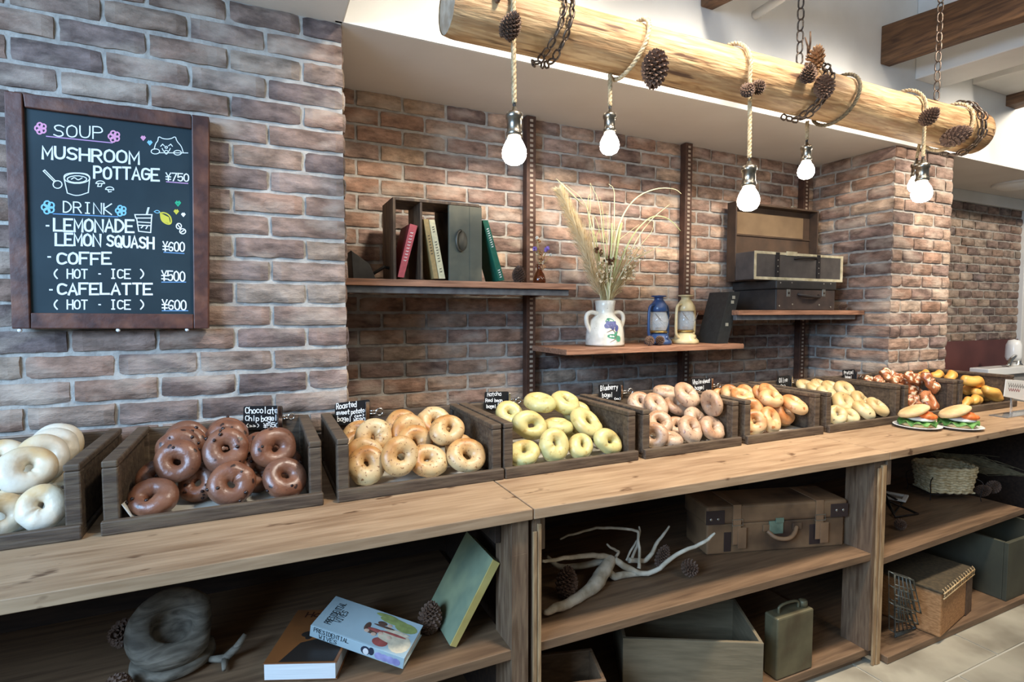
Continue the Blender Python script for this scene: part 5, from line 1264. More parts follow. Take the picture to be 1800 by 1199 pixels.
# green book leaning on the post
M_sage = pm('sage_cover', lin(136,148,120), lin(112,124,100), 7, rough=.6, c3=lin(160,164,124), scale3=6); M_sagespine = pm('sage_spine', lin(196,176,106), lin(176,152,84), 10, rough=.6)
book('sage green book leaning against the counter post', [(867,979),(879,986),(802,1134),(791,1131)], 1.40, .22, M_sage, spine_mat=M_sagespine, drop=ZM+.001-min(at(791,1131,y=1.40).z, at(802,1134,y=1.40).z))
rest(cone('pine cone on the counter shelf beside the sage green book', at(756, 1092, y=1.50), .088, (.15, .1, 0), 0, .95), ZM)
def flat_book(label, A, B_, C_, th, cover, pages, spine_side=True):
    """A front-left, B front-right, C back-left corner of the upper cover"""
    x = B_-A; y = C_-A; n = x.cross(y).normalized(); W, D = x.length, y.length; xh = x.normalized(); yh = n.cross(xh)
    M = frame_matrix(A, xh, yh, n); t = T('book', label, 'book', A); t.matrix_world = M
    for z in (-.0025, -th):
        m = MB(); m.box((0, 0, z), (W, D, z+.0025)); m.obj('cover_board', cover, t, bevel=.0008)
    m = MB(); m.box((.003, .003 if spine_side else .0, -th+.0027), (W-.004, D-.004, -.0027)); m.obj('pages', pages, t)
    if spine_side:
        m = MB(); m.box((0, -.003, -th), (W, 0, -.0)); m.obj('spine', cover, t, bevel=.0012)
    return t, W, D
M_art = pm('pastel_cover', lin(176,196,200), lin(150,166,168), 3, rough=.35, coat=.3)
M_pgwhite = pm('white_pages', lin(236,236,232), lin(216,216,212), 6, (1, 1, 120), rough=.8)
M_brownart = pm('brown_cover', lin(150,92,48), lin(96,60,36), 3, rough=.4, c3=lin(60,44,34), scale3=4)
# thick paperback with its page edges to the room
zt = ZM+.047
A = at(462, 1167, z=zt); B_ = at(592, 1164, z=zt); C_ = at(513, 1073, z=zt)
t, W, D = flat_book('thick brown-covered book on the counter shelf, white page edges facing out', A, B_, C_, .0455, M_brownart, M_pgwhite, False)
def flat_lines(name, t, lines, w, mt, z=.0006):
    m = MB(); ribbons(m, lines, lambda p: Vector((p[0], p[1], z)), w, (0, 0, 1)); return m.obj(name, mt, t)
def up_text(s, x0, x1, y, h):                                 # text in cover coordinates, reading along +x
    return [[Vector((p.x, 2*y-p.y)) for p in pl] for pl in text_lines(s, (x0, y), (x1, y), h)]
GL.setdefault('x', ['06 42', '02 46'])
flat_lines('cover_title', t, up_text('Hor', W*.18, W*.55, D*.84, .026), .004, pm('title_brown', lin(60,26,14), rough=.6))
m = MB(); m.ell((W*.42, D*.50, .0004), (W*.13, D*.06, .0005)); m.ell((W*.42, D*.45, .0005), (W*.05, D*.05, .0006)); m.obj('cover_figure', pm('figure_dark', lin(48,40,34), rough=.5), t)
m = MB(); m.add([Vector(p) for p in ((W*.2, 0.004, .0008), (W*.95, .004, .0008), (W*.97, D*.3, .0008), (W*.6, D*.42, .0008), (W*.35, D*.34, .0008))], [(0, 1, 2, 3, 4)]); m.obj('cover_figure', pm('figure_dark', lin(48,40,34)), t)
# hardback with the pastel picture
A = at(547, 1098, z=.556); B_ = at(712, 1156, z=.500); C_ = at(582, 1045, z=.574)
t, W, D = flat_book('pale blue hardback with a pastel cover picture, propped on the brown-covered book', A, B_, C_, .034, M_art, M_pgwhite, True)
M_titleink = pm('title_ink', lin(40,48,52), rough=.6)
def rot_text(s, x, y0, y1, h):                                # reads along +y on the cover
    return [[Vector((x+(q.y-0), y0+(q.x))) for q in pl] for pl in [[Vector((p.x, p.y)) for p in pl2] for pl2 in text_lines(s, (0, 0), (y1-y0, 0), h)]]
flat_lines('cover_title', t, rot_text('PRESIDENTIAL', W*.16, D*.16, D*.86, .018)+rot_text('WIVES', W*.24, D*.28, D*.66, .018), .0022, M_titleink)
m = MB()
ln = []
for s, x0, x1, z in (('PRESIDENTIAL', .04, .42, -.014), ('WIVES', .10, .30, -.030)):
    ln += [[Vector((p.x, -(p.y))) for p in pl] for pl in text_lines(s, (W*x0, -z), (W*x1, -z), .012)]
ribbons(m, ln, lambda p: Vector((p[0], -.0036, p[1])), .0018, (0, -1, 0)); m.obj('spine_title', M_titleink, t)
r = random.Random(12)
blob = lambda nm, c, L: (lambda m: ([m.ell((W*x, D*y, .0004+.0002*i), (W*a, D*b, .0005), 14, 6) for i, (x, y, a, b) in enumerate(L)], m.obj(nm, pm('art_'+nm, c, tuple(v*.75 for v in c[:3])+(1,), 60, rough=.45), t)))(MB())
blob('cover_picture_green', lin(150,160,96), [(.72,.82,.16,.10),(.86,.74,.12,.14),(.62,.90,.12,.06)])
blob('cover_picture_cream', lin(222,206,176), [(.88,.28,.11,.26),(.74,.36,.10,.16),(.80,.55,.14,.05)])
blob('cover_picture_rose', lin(176,92,84), [(.70,.16,.08,.12),(.60,.42,.10,.05),(.78,.46,.14,.035)])
blob('cover_picture_brown', lin(104,78,66), [(.50,.46,.03,.13),(.56,.34,.07,.05),(.62,.66,.05,.06),(.66,.58,.12,.03)])
blob('cover_picture_face', lin(226,190,164), [(.62,.62,.028,.05),(.70,.66,.026,.05),(.52,.34,.028,.05),(.60,.30,.028,.05),(.66,.38,.026,.045),(.76,.34,.026,.045)])
m = MB()
for i, (x, z, a, b) in enumerate(((.60, -.017, .05, .013), (.66, -.014, .03, .012))): m.ell((W*x, -.0034, z), (W*a, .0006, b), 14, 6)
m.obj('spine_picture', pm('spine_hair', lin(40,46,62), rough=.5), t)
m = MB(); m.ell((W*.605, -.0042, -.019), (W*.03, .0006, .010), 14, 6); m.obj('spine_picture', pm('spine_face', lin(226,220,214), rough=.5), t)
m = MB()
for i, x in enumerate((.74, .80, .86, .92)): m.ell((W*x, -.0034, -.020), (W*.045, .0006, .011), 14, 6)
m.obj('spine_picture', pm('spine_lilac', lin(166,160,200), lin(130,126,170), 40, rough=.5), t)
# weathered wooden bowl-like burl
M_burl = pm('weathered_wood', lin(130,120,104), lin(74,66,54), 10, (1, 1, 4), rough=.75, bump=.4, dist=1.5)
c = at(306, 1176, y=1.66); c.z = ZM+.0005; k = 1.0
t = T('wood_burl', 'weathered round wooden burl with a dark hollow, deep in the left counter', 'wood piece', c, (.0, 0, 0))
m = MB(); prof = [(.085, .0005), (.10, .012), (.098, .026), (.085, .032), (.0, .033)]
m.lathe(prof, 40); m.obj('lower_ring', M_burl, t, smooth=True)
m = MB(); pr = [(.100, -.03), (.122, -.014), (.127, .004), (.120, .026), (.108, .036), (.085, .041), (.066, .040), (.056, .030), (.050, .012), (.03, .004), (.0, .002)]
m.lathe(pr, 40, M=Matrix.Translation((0, -.005, .098)) @ Matrix.Scale(.84, 4) @ Matrix.Rotation(.72, 4, 'X') @ Matrix.Rotation(.15, 4, 'Y'), caps=False)
for i, p in enumerate(m.v):
    n_ = mnoise.noise(p*14); m.v[i] = p*(1+.02*n_)
    if m.v[i].x > .085: m.v[i].x = .085+(m.v[i].x-.085)*.25
m.obj('hollow_disc', M_burl, t, smooth=True)
rest(cone('open pine cone beyond the wooden burl, away from the books', at(218, 1100, y=1.80), .085, (.9, -.9, 0), 1, 1.0), ZM)
rest(cone('pine cone low at the front beside the wooden burl', at(205, 1192, y=1.55), .07, (1.3, .4, 0), 1, 1.0), ZM)
m = MB(); p0 = at(396, 1172, y=1.60); p0.z = ZM+.012
m.tube([p0+Vector((-.05, .02, .0)), p0, p0+Vector((.03, -.01, .03)), p0+Vector((.05, 0, .055))], [.006, .012, .010, .006], 8); m.tube([p0, p0+Vector((.0, -.05, .0))], [.010, .005], 8)
tag(m.obj('bark_piece', M_burl, smooth=True, loc=p0, world=True), 'small knobbly piece of bark between the burl and the books', 'wood piece')

# driftwood
M_drift = pm('driftwood', lin(206,192,168), lin(160,144,118), 8, (3, 3, 3), rough=.8, bump=.25); 
def drift(parts, label):
    p0 = at(1047, 1033, y=1.5); t = T('driftwood_branch', label, 'driftwood', (p0.x, p0.y, ZM))
    r_ = random.Random(2)
    for nm, px, rad in parts:
        P = [at(u, v, y=y) for u, v, y in px]
        for p in P: p.z = max(p.z, ZM+.008)
        P2 = chaikin(P, n=2); n = len(P2); rr_ = []
        for i in range(n):
            f = i/(n-1)*(len(rad)-1); a_ = int(f); b2_ = min(a_+1, len(rad)-1); rr_.append(rad[a_]+(rad[b2_]-rad[a_])*(f-a_))
        P2 = [p+Vector((mnoise.noise(p*40), mnoise.noise(p*40+Vector((5, 0, 0))), mnoise.noise(p*40+Vector((0, 9, 0)))))*.004 for p in P2]
        for i, p in enumerate(P2): p.z = max(p.z, ZM+rr_[i]+.001)
        m = MB(); m.tube(P2, rr_, 10); m.obj(nm, M_drift, t, smooth=True, world=True)
drift([('main_stem', [(957,1077,1.42),(985,1066,1.43),(1006,1060,1.45),(1030,1045,1.47),(1047,1033,1.49),(1061,1003,1.53),(1076,981,1.56)], [.006,.014,.016,.018,.026,.024,.016]),
       ('branch', [(1076,983,1.56),(1061,976,1.56),(1010,978,1.50),(955,987,1.42)], [.012,.010,.007,.004]),
       ('branch', [(1122,1000,1.52),(1124,967,1.54),(1122,938,1.56),(1120,932,1.56),(1065,925,1.60),(1021,934,1.60),(984,948,1.60)], [.007,.005,.005,.005,.005,.004,.003]),
       ('branch', [(1105,985,1.55),(1130,986,1.55),(1142,981,1.54),(1153,956,1.54),(1177,925,1.54)], [.010,.009,.008,.006,.003]),
       ('branch', [(1080,983,1.55),(1105,1000,1.53),(1135,1014,1.50),(1164,996,1.47),(1193,970,1.44),(1237,956,1.40),(1257,937,1.38)], [.012,.012,.009,.008,.007,.006,.003]),
       ('branch', [(1066,1000,1.53),(1080,1015,1.53),(1094,1022,1.53),(1120,1012,1.52),(1130,1008,1.51)], [.012,.013,.012,.010,.007]),
       ('branch', [(1067,957,1.57),(1082,968,1.57),(1089,970,1.57),(1080,983,1.56)], [.003,.005,.005,.006]),
       ('branch', [(962,978,1.60),(984,1000,1.60),(1039,992,1.58),(1065,985,1.57)], [.004,.010,.012,.012]),
       ('branch', [(1110,985,1.55),(1118,965,1.56),(1124,940,1.57),(1124,925,1.57)], [.006,.005,.004,.003]),
       ('branch', [(1100,985,1.56),(1112,962,1.57),(1120,950,1.57)], [.004,.004,.003])],
      'pale bleached driftwood branch sprawling on the middle counter shelf')
rest(cone('pine cone standing on the middle counter shelf, left of the driftwood stem', at(996, 1036, y=1.50), .098, (.1, .1, 0), 0, .9), ZM)
rest(cone('pine cone behind the long driftwood arm', at(1164, 1010, y=1.53), .085, (.3, .2, 0), 0, .7), ZM)
rest(cone('flattened dark pine cone lying at the suitcase corner', at(1213, 978, y=1.44)+Vector((0, 0, .0)), .062, (1.4, .8, 0), 1, 1.1), ZM)

# old leather suitcase
M_leather = pm('old_leather', lin(150,114,80), lin(112,84,58), 6, rough=.6, bump=.2, c3=lin(60,42,32), scale3=5); M_strap = pm('strap_leather', lin(156,118,84), lin(128,96,68), 12, rough=.55); M_mint = pm('mint_lock', lin(140,160,136), lin(110,128,108), 20, rough=.4, metal=.4); M_patch = pm('dark_patch', lin(62,46,40), rough=.6)
A = at(1230, 970, z=ZM); B_ = at(1499, 963, z=ZM); A.y -= .035; B_.y += .03; B_.x -= .014; xh = (B_-A); W = xh.length+.0; xh.normalize(); yh = Vector((-xh.y, xh.x, 0)); M = frame_matrix(A, xh, yh, (0, 0, 1))
H_ = at(1219, 880, x=A.x).z-ZM; D = .17; sh = .62*H_
t = T('leather_suitcase', 'worn brown leather suitcase with straps, lying on the middle counter shelf', 'suitcase', A); t.matrix_world = M
m = MB(); m.box((0, 0, .0005), (W, D, sh)); m.obj('body', M_leather, t, bevel=.006)
m = MB(); m.box((-.008, -.008, sh+.001), (W+.008, D+.006, H_)); m.obj('lid', M_leather, t, bevel=.010)
for x in (.20, .80):
    m = MB(); m.box((W*x-.016, -.0112, H_*.2), (W*x+.018, -.0085, H_+.002)); m.box((W*x-.016, -.0112, H_+.001), (W*x+.018, D*.9, H_+.004)); m.box((W*x+.004, -.0135, H_*.12), (W*x+.04, -.0113, H_*.55)); st = m.obj('strap', M_strap, t, bevel=.001)
    m = MB(); m.tube([Vector((W*x-.02, -.013, H_*.60)), Vector((W*x+.024, -.013, H_*.60)), Vector((W*x+.024, -.013, H_*.72)), Vector((W*x-.02, -.013, H_*.72))], .002, 6, closed=True); m.obj('buckle', M_rivet, t)
m = MB(); m.box((W*.49-.03, -.007, H_*.36), (W*.49+.03, -.0005, H_*.63)); m.obj('lock_plate', M_mint, t, bevel=.002)
m = MB(); m.box((W*.50-.012, -.0125, H_*.60), (W*.50+.022, -.0085, H_*.70)); m.obj('hasp', M_mint, t, bevel=.001)
m = MB(); m.tube(chaikin([Vector((W*.43, -.004, H_*.42)), Vector((W*.46, -.03, H_*.32)), Vector((W*.55, -.035, H_*.30)), Vector((W*.61, -.02, H_*.38)), Vector((W*.64, -.004, H_*.48))]), .008, 10); m.obj('handle', M_strap, t, smooth=True)
for x in (.43, .645): m = MB(); m.box((W*x-.02, -.006, H_*.42), (W*x+.02, -.0005, H_*.56)); m.obj('handle_tab', M_leather, t, bevel=.002)
for x, z in ((.02,.74),(.07,.74),(.93,.78),(.98,.78)): m = MB(); m.ell((W*x, -.009, H_*z), (.006, .003, .006), 8, 6); m.obj('rivet', M_rivet, t, smooth=True)
for x0, x1, z0, z1 in ((0, .10, .64, .92), (.90, 1.0, .64, .92)): m = MB(); m.box((W*x0-.009, -.0098, H_*z0), (W*x1+.009, -.0083, H_*z1)); m.obj('corner_patch', M_patch, t, bevel=.001)
for x0, x1, z0, z1 in ((.74, .82, .08, .50), (.12, .17, .05, .45)): m = MB(); m.box((W*x0, -.0025, H_*z0), (W*x1, -.0005, H_*z1)); m.obj('corner_patch', M_patch, t, bevel=.001)

# crates and oil can at the bottom of the middle unit
M_oldcrate = pm('old_crate_wood', lin(128,112,86), lin(112,98,74), 6, (1.4, 1.4, 12), rough=.75, bump=.1)
def open_crate(label, A, B_, C_, z0, mat, th=.012):
    """A, B = front top corners, C = back top corner beside B"""
    x = B_-A; y = C_-B_; x.z = y.z = 0; D = A+y
    t = T('wooden_crate', label, 'crate', (A.x, A.y, z0)); zt = A.z
    xh, yh = x.normalized(), y.normalized()
    def wall(nm, p, q, inn):
        m = MB(); m.hexa([Vector((v.x, v.y, z0+.0005)) for v in (p, q, q+inn, p+inn)], [Vector((v.x, v.y, zt)) for v in (p, q, q+inn, p+inn)]); m.obj(nm, mat, t, bevel=.002, world=True)
    n1 = yh*th; wall('front_board', A, B_, n1); wall('back_board', D, A+y+x, -n1)
    n2 = xh*th; e = yh*(th+.0005); wall('side_board', A+e, D-e, n2); wall('side_board', B_+e, B_+y-e, -n2)
    m = MB(); m.hexa([Vector((v.x, v.y, z0+.0005)) for v in (A+e+n2, B_+e-n2, B_+y-e-n2, D-e+n2)], [Vector((v.x, v.y, z0+.010)) for v in (A+e+n2, B_+e-n2, B_+y-e-n2, D-e+n2)]); m.obj('bottom_board', mat, t, world=True)
    return t
open_crate('open weathered wooden crate under the driftwood shelf, beside the metal can', at(1095, 1122, z=.262), at(1343, 1131, z=.262), at(1292, 1052, z=.262), ZF, M_oldcrate)
p = at(1068, 1199, y=1.36); q = at(1040, 1139, y=1.52); zt = .28
B1 = at(1066, 1196, z=zt); C1 = at(1040, 1139, z=zt)
open_crate('dark wooden crate in the corner under the driftwood shelf', B1+Vector((-.22, .06, 0)), B1, C1, ZF, M_shelfwood)
M_tin = pm('old_tin', lin(112,104,78), lin(82,76,56), 7, rough=.5, metal=.35, c3=lin(76,52,34), scale3=6)
A = at(1368, 1200, z=ZF); B_ = at(1428, 1174, z=ZF); A.y = max(A.y, 1.31); B_ = A+(B_-A).normalized()*.17 if (B_-A).length < .12 else B_
if B_.y < 1.30: B_.y = 1.30
xh = (B_-A); xh.z = 0; W = xh.length; xh.normalize(); yh = Vector((-xh.y, xh.x, 0)); M = frame_matrix(A, xh, yh, (0, 0, 1)); H_ = at(1352, 1080, x=A.x).z-ZF; H_ = max(.2, min(.30, H_))
t = T('oil_can', 'old greenish square metal can with top handle beside the weathered crate', 'can', A); t.matrix_world = M
m = MB(); m.box((0, 0, .0005), (W, .06, H_)); m.obj('body', M_tin, t, bevel=.006)
m = MB(); m.tube(chaikin([Vector((W*.2, .03, H_)), Vector((W*.2, .03, H_+.03)), Vector((W*.75, .03, H_+.03)), Vector((W*.75, .03, H_))]), .005, 8); m.obj('handle', M_tin, t, smooth=True)
m = MB(); m.lathe([(.016, H_), (.016, H_+.02), (.012, H_+.024)], 16, M=Matrix.Translation((W*.88, .03, 0))); m.obj('screw_cap', M_tin, t, smooth=True)

# ------------------------------------------------------------------ things in the far unit
ZU = .4205
M_weave = pm('woven_seagrass', lin(232,212,168), lin(190,164,116), 60, rough=.85, bump=.3)
c = Vector((3.27, 1.60, ZU)); t = T('woven_basket', 'pale woven basket on a wire stand in the far counter unit', 'basket', c, (0, 0, -.5))
m = MB(); rows = 10
for k in range(rows):
    z = .045+.135*k/rows; rx = .108+.020*k/rows; ry = .085+.018*k/rows; n = 72; P = []
    for i in range(n):
        a_ = 2*PI*i/n; e = 3.2; cx, cy = math.cos(a_), math.sin(a_); sup = (abs(cx)**e+abs(cy)**e)**(-1/e); wob = 1+.022*math.cos(a_*18+PI*(k % 2)); P.append((cx*sup*rx*wob, cy*sup*ry*wob, z+.003*math.sin(a_*18)))
    m.tube(P, .0085, 6, closed=True)
m.obj('woven_wall', M_weave, t, smooth=True)
m = MB(); m.box((-.11, -.07, .035), (.11, .07, .042)); m.obj('bottom', M_weave, t)
m = MB()
for x, y in ((-.1, -.07), (.1, -.07), (.1, .07), (-.1, .07)): m.tube(chaikin([Vector((x, y, .12)), Vector((x*1.35, y*1.4, .10)), Vector((x*1.2, y*1.25, .03)), Vector((x*1.25, y*1.3, .0025))]), .0022, 6)
m.tube([Vector((x, y, .032)) for x, y in ((-.12, -.085), (.12, -.085), (.12, .085), (-.12, .085))], .0022, 6, closed=True); m.obj('wire_stand', M_iron, t, smooth=True)
rest(cone('pine cone against the woven basket end', at(1727, 866, y=1.50)+Vector((0, 0, .01)), .07, (.9, .6, 0), 0, 1.0), ZU)
rest(cone('pine cone beside the other one past the woven basket', at(1746, 862, y=1.50), .075, (.6, -.4, 0), 0, 1.0), ZU)
# dried grass bundle
M_straw = pm('grey_straw', lin(170,158,124), lin(124,114,86), 40, rough=.9)
r = random.Random(9); m = MB(); a0 = at(1655, 800, y=1.90); a1 = at(1800, 850, y=1.62)
for k in range(420):
    o1 = Vector((r.gauss(0, .012), r.gauss(0, .02), r.gauss(0, .012))); o2 = Vector((r.gauss(0, .04), r.gauss(0, .05), r.gauss(0, .04))); f = r.uniform(.75, 1.1)
    p2 = a0.lerp(a1, f)+o2; p2.z = min(.805, max(p2.z, ZU+.012)); p2.y = min(p2.y, 2.02); p2.x = min(p2.x, 4.08); pm_ = a0.lerp(a1, f*.5)+(o1+o2)*.5+Vector((0, 0, .02)); o1.z = min(o1.z, .01); pm_.x = min(pm_.x, 4.06); m.tube([a0+o1, pm_, p2], [.0016, .0014, .0008], 4)
tag(m.obj('dried_grass_sheaf', M_straw, loc=a1, world=True), 'grey sheaf of dried grass lying behind the woven basket', 'dried grass')
# pale frame and black iron pieces just inside the far unit
p = at(1574, 874, y=1.62); t = T('picture_frame', 'small white frame lying near the trimmed post in the far unit', 'frame', p, (.0, .0, .4)); t.scale = (.7, .7, .7)
for bx in (((-.09, -.07, 0), (.07, -.045, .014)), ((-.09, .045, 0), (.07, .07, .014)), ((.045, -.0445, 0), (.07, .0445, .014)), ((-.09, -.0445, 0), (-.065, .0445, .014))): m = MB(); m.box(*bx); m.obj('frame_rail', M_white, t, bevel=.002)
m = MB(); m.box((-.064, -.044, .002), (.044, .044, .005)); m.obj('pane', M_glass, t)
p = at(1592, 905, z=ZU+.005); p.y = max(p.y, 1.45); p.z = ZU+.001; m = MB()
for q in ((( -.08, 0, .006), (.06, -.02, .006), (.0, .10, .05)), ((-.06, .02, .012), (.08, .06, .03), (.0, .10, .08))): m.tube([p+Vector(v) for v in q], .006, 8, closed=True)
tag(m.obj('iron_trivet', M_iron, smooth=True, loc=p, world=True), 'black iron triangular trivet under the white frame near the trimmed post', 'trivet')
rest(cone('dark pine cone beside the iron trivet in the far unit', at(1583, 910, y=1.42), .05, (1.2, .3, 0), 1, 1.1), ZU)
# wicker hamper
M_wick = pm('wicker', lin(186,136,88), lin(150,104,62), 50, (1, 1, 3), rough=.7, bump=.25); M_wicklid = pm('dark_wicker_lid', lin(86,72,50), lin(64,54,38), 60, rough=.8, bump=.25)
ZB3 = .0305
A = at(1660, 1131, z=ZB3); B_ = at(1752, 1076, z=ZB3); A.y = max(A.y, 1.235); A.x += .02; xh = B_-A; xh.z = 0; W = .38; xh.normalize(); xh = Vector((.985, .17, 0)).normalized(); yh = Vector((-xh.y, xh.x, 0)); M = frame_matrix(A, xh, yh, (0, 0, 1)); H_ = at(1658, 1046, x=A.x).z-ZB3; D = .36
t = T('wicker_hamper', 'square tan hamper with a dark lid on the floor board of the far unit', 'hamper', A); t.matrix_world = M
m = MB(); m.box((0, 0, .0005), (W, D, H_)); m.obj('body', M_wick, t, bevel=.008)
m = MB(); m.box((-.004, -.004, H_+.001), (W+.004, D+.004, H_+.012)); m.obj('lid', M_wicklid, t, bevel=.003)
m = MB(); m.box((W*.78, -.003, .002), (W*.98, -.0005, H_*.93)); m.obj('dark_panel', pm('dark_wicker', lin(104,78,56), lin(84,62,44), 50, rough=.7, bump=.25), t)
m = MB()
for k in range(14):
    x = W*(.02+.96*k/13); m.tube(chaikin([Vector((x, -.006, H_-.012)), Vector((x+.006, -.008, H_+.006)), Vector((x+.012, .004, H_+.014))]), .0022, 6)
m.tube([Vector((0, -.007, H_+.004)), Vector((W, -.007, H_+.004))], .003, 6); m.tube([Vector((0, -.006, H_-.018)), Vector((W, -.006, H_-.018))], .003, 6); m.obj('rim_binding', pm('cane', lin(206,176,128), lin(170,136,92), 30, rough=.6), t, smooth=True)
# stack of black wire baskets by the post
M_wire = pm('dark_wire', lin(84,86,80), lin(104,104,96), 40, rough=.45, metal=.5)
for k in range(3):
    x0 = 2.225; px = [(1573, 1010+24*k), (1605-5*k, 1020+24*k), (1619-5*k, 1078+20*k), (1573, 1064+24*k)]
    yk_ = 1.268+.024*k; P = [at(*p_, y=yk_) for p_ in px]
    for p_ in P: p_.z = max(p_.z, ZB3+.008)
    P = P; bk = [p_+Vector((-.006, .020, .006)) for p_ in P]
    t = T('wire_basket', ('black wire basket topmost in the stack by the trimmed post', 'black wire basket in the middle of the stack by the trimmed post', 'black wire basket lowest in the stack by the trimmed post')[k], 'basket', P[3])
    m = MB(); m.tube(P, .0038, 6, closed=True); m.tube(bk, .0022, 6, closed=True); m.obj('rim_wire', M_wire, t, smooth=True, world=True)
    m = MB()
    for f in (.2, .4, .6, .8): m.tube([P[0].lerp(P[1], f), P[3].lerp(P[2], f)], .0024, 5)
    for f in (.33, .66): m.tube([P[0].lerp(P[3], f), P[1].lerp(P[2], f)], .0024, 5)
    for a_, b_ in zip(P, bk): m.tube([a_, b_], .0026, 5)
    for f in (.33, .66): m.tube([P[1].lerp(P[2], f), bk[1].lerp(bk[2], f)], .0024, 5)
    if k == 2:
        for f in (.1, .5, .9):
            g = P[3].lerp(P[2], f); m.tube([g, Vector((g.x-.01, g.y-.0, ZB3+.003))], .002, 5)
        for h in (.25, .5, .75): m.tube([P[3].lerp(Vector((P[3].x, P[3].y, ZB3)), h), P[2].lerp(Vector((P[2].x-.01, P[2].y, ZB3)), h)], .0024, 5)
    m.obj('wire_grid', M_wire, t, smooth=True, world=True)
# olive storage box at the end
M_olive = pm('olive_box', lin(76,74,58), lin(60,58,46), 6, rough=.6); A = at(1768, 1079, z=.0); A.y = 1.25; A = Vector((3.08, 1.27, 0))
open_crate('olive green box with a pale corner post at the end of the far unit', Vector((3.16, 1.27, .31)), Vector((3.62, 1.27, .31)), Vector((3.62, 1.72, .31)), ZB3, M_olive, .018)

# ------------------------------------------------------------------ plates with open bagel sandwiches
M_plate = pm('white_plate', lin(240,238,232), rough=.25, coat=.3); M_bun = pm('bun_crust', lin(214,168,112), lin(232,200,150), 20, rough=.6, bump=.15); M_crumb = pm('bun_crumb', lin(240,220,176), lin(226,198,150), 40, rough=.8)
M_lett = pm('lettuce', lin(106,156,74), lin(64,112,50), 18, rough=.5); M_salmon = pm('salmon', lin(226,100,38), lin(236,130,66), 14, (1, 6, 1), rough=.4); M_creamch = pm('cream_cheese', lin(246,242,230), lin(236,230,216), 20, rough=.5)
def sandwich(u, v, lblp, lbls, rz, seed):
    c = at(u, v, z=.852); c.z = .8505; r_ = random.Random(seed)
    t = T('plate', lblp, 'plate', c); m = MB(); m.lathe([(.05, 0), (.06, .001), (.094, .011), (.097, .013), (.094, .0145), (.058, .005), (.0, .004)], 40, caps=False); m.obj('dish', M_plate, t, smooth=True)
    t = T('bagel_sandwich', lbls, 'sandwich', c+Vector((0, 0, .0062)), (0, 0, rz))
    def half(m, M): m.lathe([(.0, .0), (.05, .0), (.064, .008), (.066, .016), (.055, .026), (.0, .029)], 28, M=M, caps=False)
    m = MB(); m.lathe([(.0, .0), (.052, .0), (.062, .006), (.064, .014), (.06, .018), (.0, .019)], 28, caps=False); m.obj('bottom_half', M_bun, t, smooth=True)
    m = MB(); n = 40
    for k in range(n+1):
        a_ = 2*PI*k/n
        for rr_, j in ((.02, 0), (.055, 1), (.078, 2)):
            w_ = .011*math.sin(a_*9+seed)*j/2+.006*r_.uniform(-1, 1)*j/2; m.v.append(Vector((rr_*math.cos(a_), rr_*math.sin(a_), .027-.003*j+w_)))
    for k in range(n):
        for j in range(2): m.f.append((k*3+j, k*3+j+1, k*3+j+4, k*3+j+3)); m.mi.append(0)
    o = m.obj('lettuce', M_lett, t, smooth=True); sd = o.modifiers.new('s', 'SOLIDIFY'); sd.thickness = .0015
    m = MB(); m.ell((0, -.012, .038), (.056, .048, .012), 24, 10, warp=.25); m.obj('cream_cheese', M_creamch, t, smooth=True)
    m = MB()
    for k in range(4): m.ell((-.036+.024*k, -.030+.006*(k % 2), .056+.004*(k % 2)), (.022, .036, .015), 16, 10, warp=.3)
    m.obj('smoked_salmon', M_salmon, t, smooth=True)
    m = MB(); half(m, Matrix.Translation((-.004, .012, .060)) @ Matrix.Rotation(-.42, 4, 'X')); m.obj('top_half', M_bun, t, smooth=True)
sandwich(1612, 751, 'white plate in front of the pretzels, holding the first salmon sandwich', 'salmon bagel sandwich on the plate nearer the olive bagels', .85, 1)
sandwich(1684, 752, 'white plate beside the yellow rolls crate, holding the second salmon sandwich', 'salmon bagel sandwich on the plate nearer the yellow rolls', .85, 5)

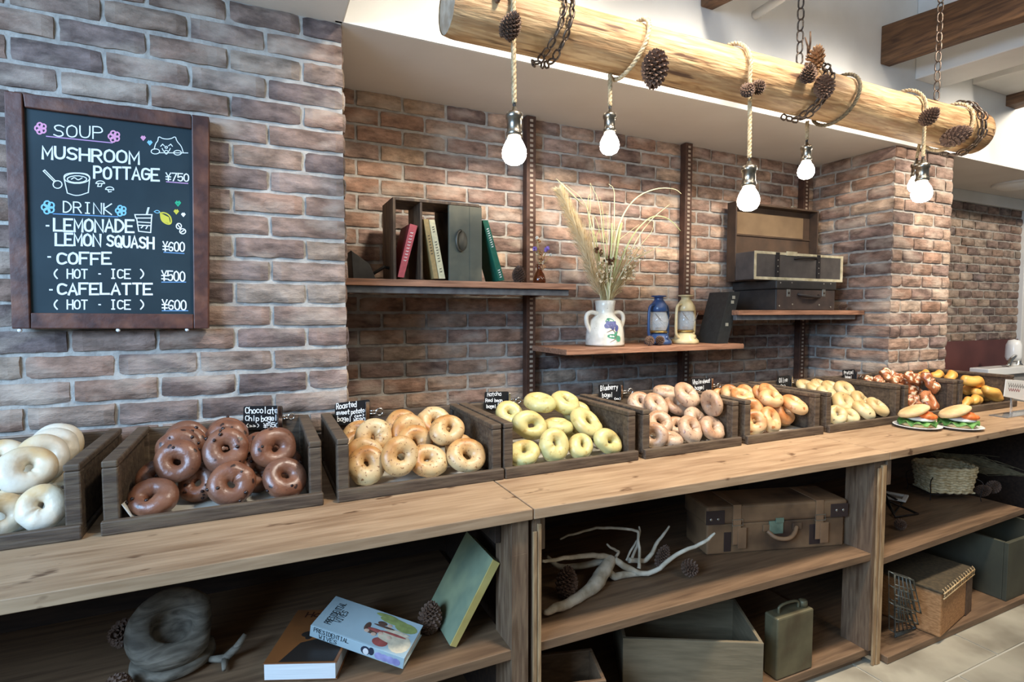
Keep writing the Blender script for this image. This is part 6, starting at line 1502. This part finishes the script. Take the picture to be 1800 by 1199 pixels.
# ------------------------------------------------------------------ far end: sign on a clear stand, white basin
M_acryl = pm('clear_acrylic', lin(236,238,238), rough=.08, trans=.85, ior=1.3); M_card = pm('white_card', lin(226,222,214), rough=.5); M_cardink = pm('card_ink', lin(150,60,60), rough=.7); M_cardgrey = pm('card_grey', lin(90,84,80), rough=.7)
y_ = 1.452; P = [at(*q, y=y_) for q in ((1768,667),(1836,672),(1836,712),(1764,697))]; c = at(1786, 730, y=y_); c.z = .8505
t = T('sign_stand', 'small white sign card with red lettering on a clear stand at the counter end', 'sign', c)
m = MB(); m.prism([(p.x, p.z) for p in (P[0], P[1], P[2], P[3])], y_-.002, y_+.002); m.obj('card', M_card, t, bevel=.0015, world=True)
sc = lambda p: Vector((lambda q: (q.x, y_-.0026, q.z))(at(p[0], p[1], y=y_)))
m = MB(); ribbons(m, [[Vector((1772+4*k, 673+.4*k)), Vector((1773+4*k, 680+.4*k)), Vector((1775+4*k, 676+.4*k))] for k in range(12)], sc, .004, (0, -1, 0)); m.obj('card_writing', M_cardgrey, t, world=True)
m = MB(); ribbons(m, [[Vector((1772+4*k, 682+.4*k)), Vector((1774+4*k, 687+.4*k)), Vector((1776+4*k, 683+.4*k))] for k in range(5)], sc, .004, (0, -1, 0)); m.obj('card_writing', M_cardink, t, world=True)
m = MB()
for u in (1778, 1806): p = at(u, 700, y=y_+.006); m.box((p.x-.008, y_+.003, .8515), (p.x+.008, y_+.008, p.z+.05))
m.box((P[3].x-.02, y_-.03, .8505), (P[2].x, y_+.05, .8545)); m.obj('acrylic_stand', M_acryl, t, bevel=.001, world=True)
yz = 2.28; a = at(1738, 649, y=yz); b_ = at(1738, 662, y=yz)
t = T('wash_basin', 'white basin counter with a chrome spout past the yellow rolls', 'basin', (a.x+.4, yz, 0))
m = MB(); m.box((a.x, yz, b_.z), (a.x+.9, yz+.13, a.z)); m.obj('basin_top', M_plate, t, bevel=.006, world=True)
m = MB(); m.box((a.x+.05, yz+.03, .001), (a.x+.85, yz+.125, b_.z-.001)); m.obj('cabinet', pm('grey_cabinet', lin(150,146,140), rough=.6), t, world=True)
p0 = at(1787, 648, y=yz+.07); p0.z = a.z
m = MB(); m.tube(chaikin([p0+Vector((0, 0, .0)), p0+Vector((0, 0, .08)), p0+Vector((-.05, -.02, .10)), p0+Vector((-.20, -.04, .06)), p0+Vector((-.26, -.05, .012))]), .016, 12); m.lathe([(.04, 0), (.04, .01), (.028, .02), (.026, .10)], 20, M=Matrix.Translation(p0)); m.obj('spout', M_chrome, t, smooth=True, world=True)
m = MB(); q = at(1782, 615, y=yz+.07); m.lathe([(.0, -.09), (.045, -.09), (.056, -.06), (.054, .04), (.038, .08), (.0, .09)], 24, M=Matrix.Translation((q.x, q.y, q.z+.0)), caps=False); m.tube([q+Vector((0, 0, -.1)), Vector((q.x, q.y, a.z))], .02, 10); m.obj('soap_pump', M_plate, t, smooth=True, world=True)
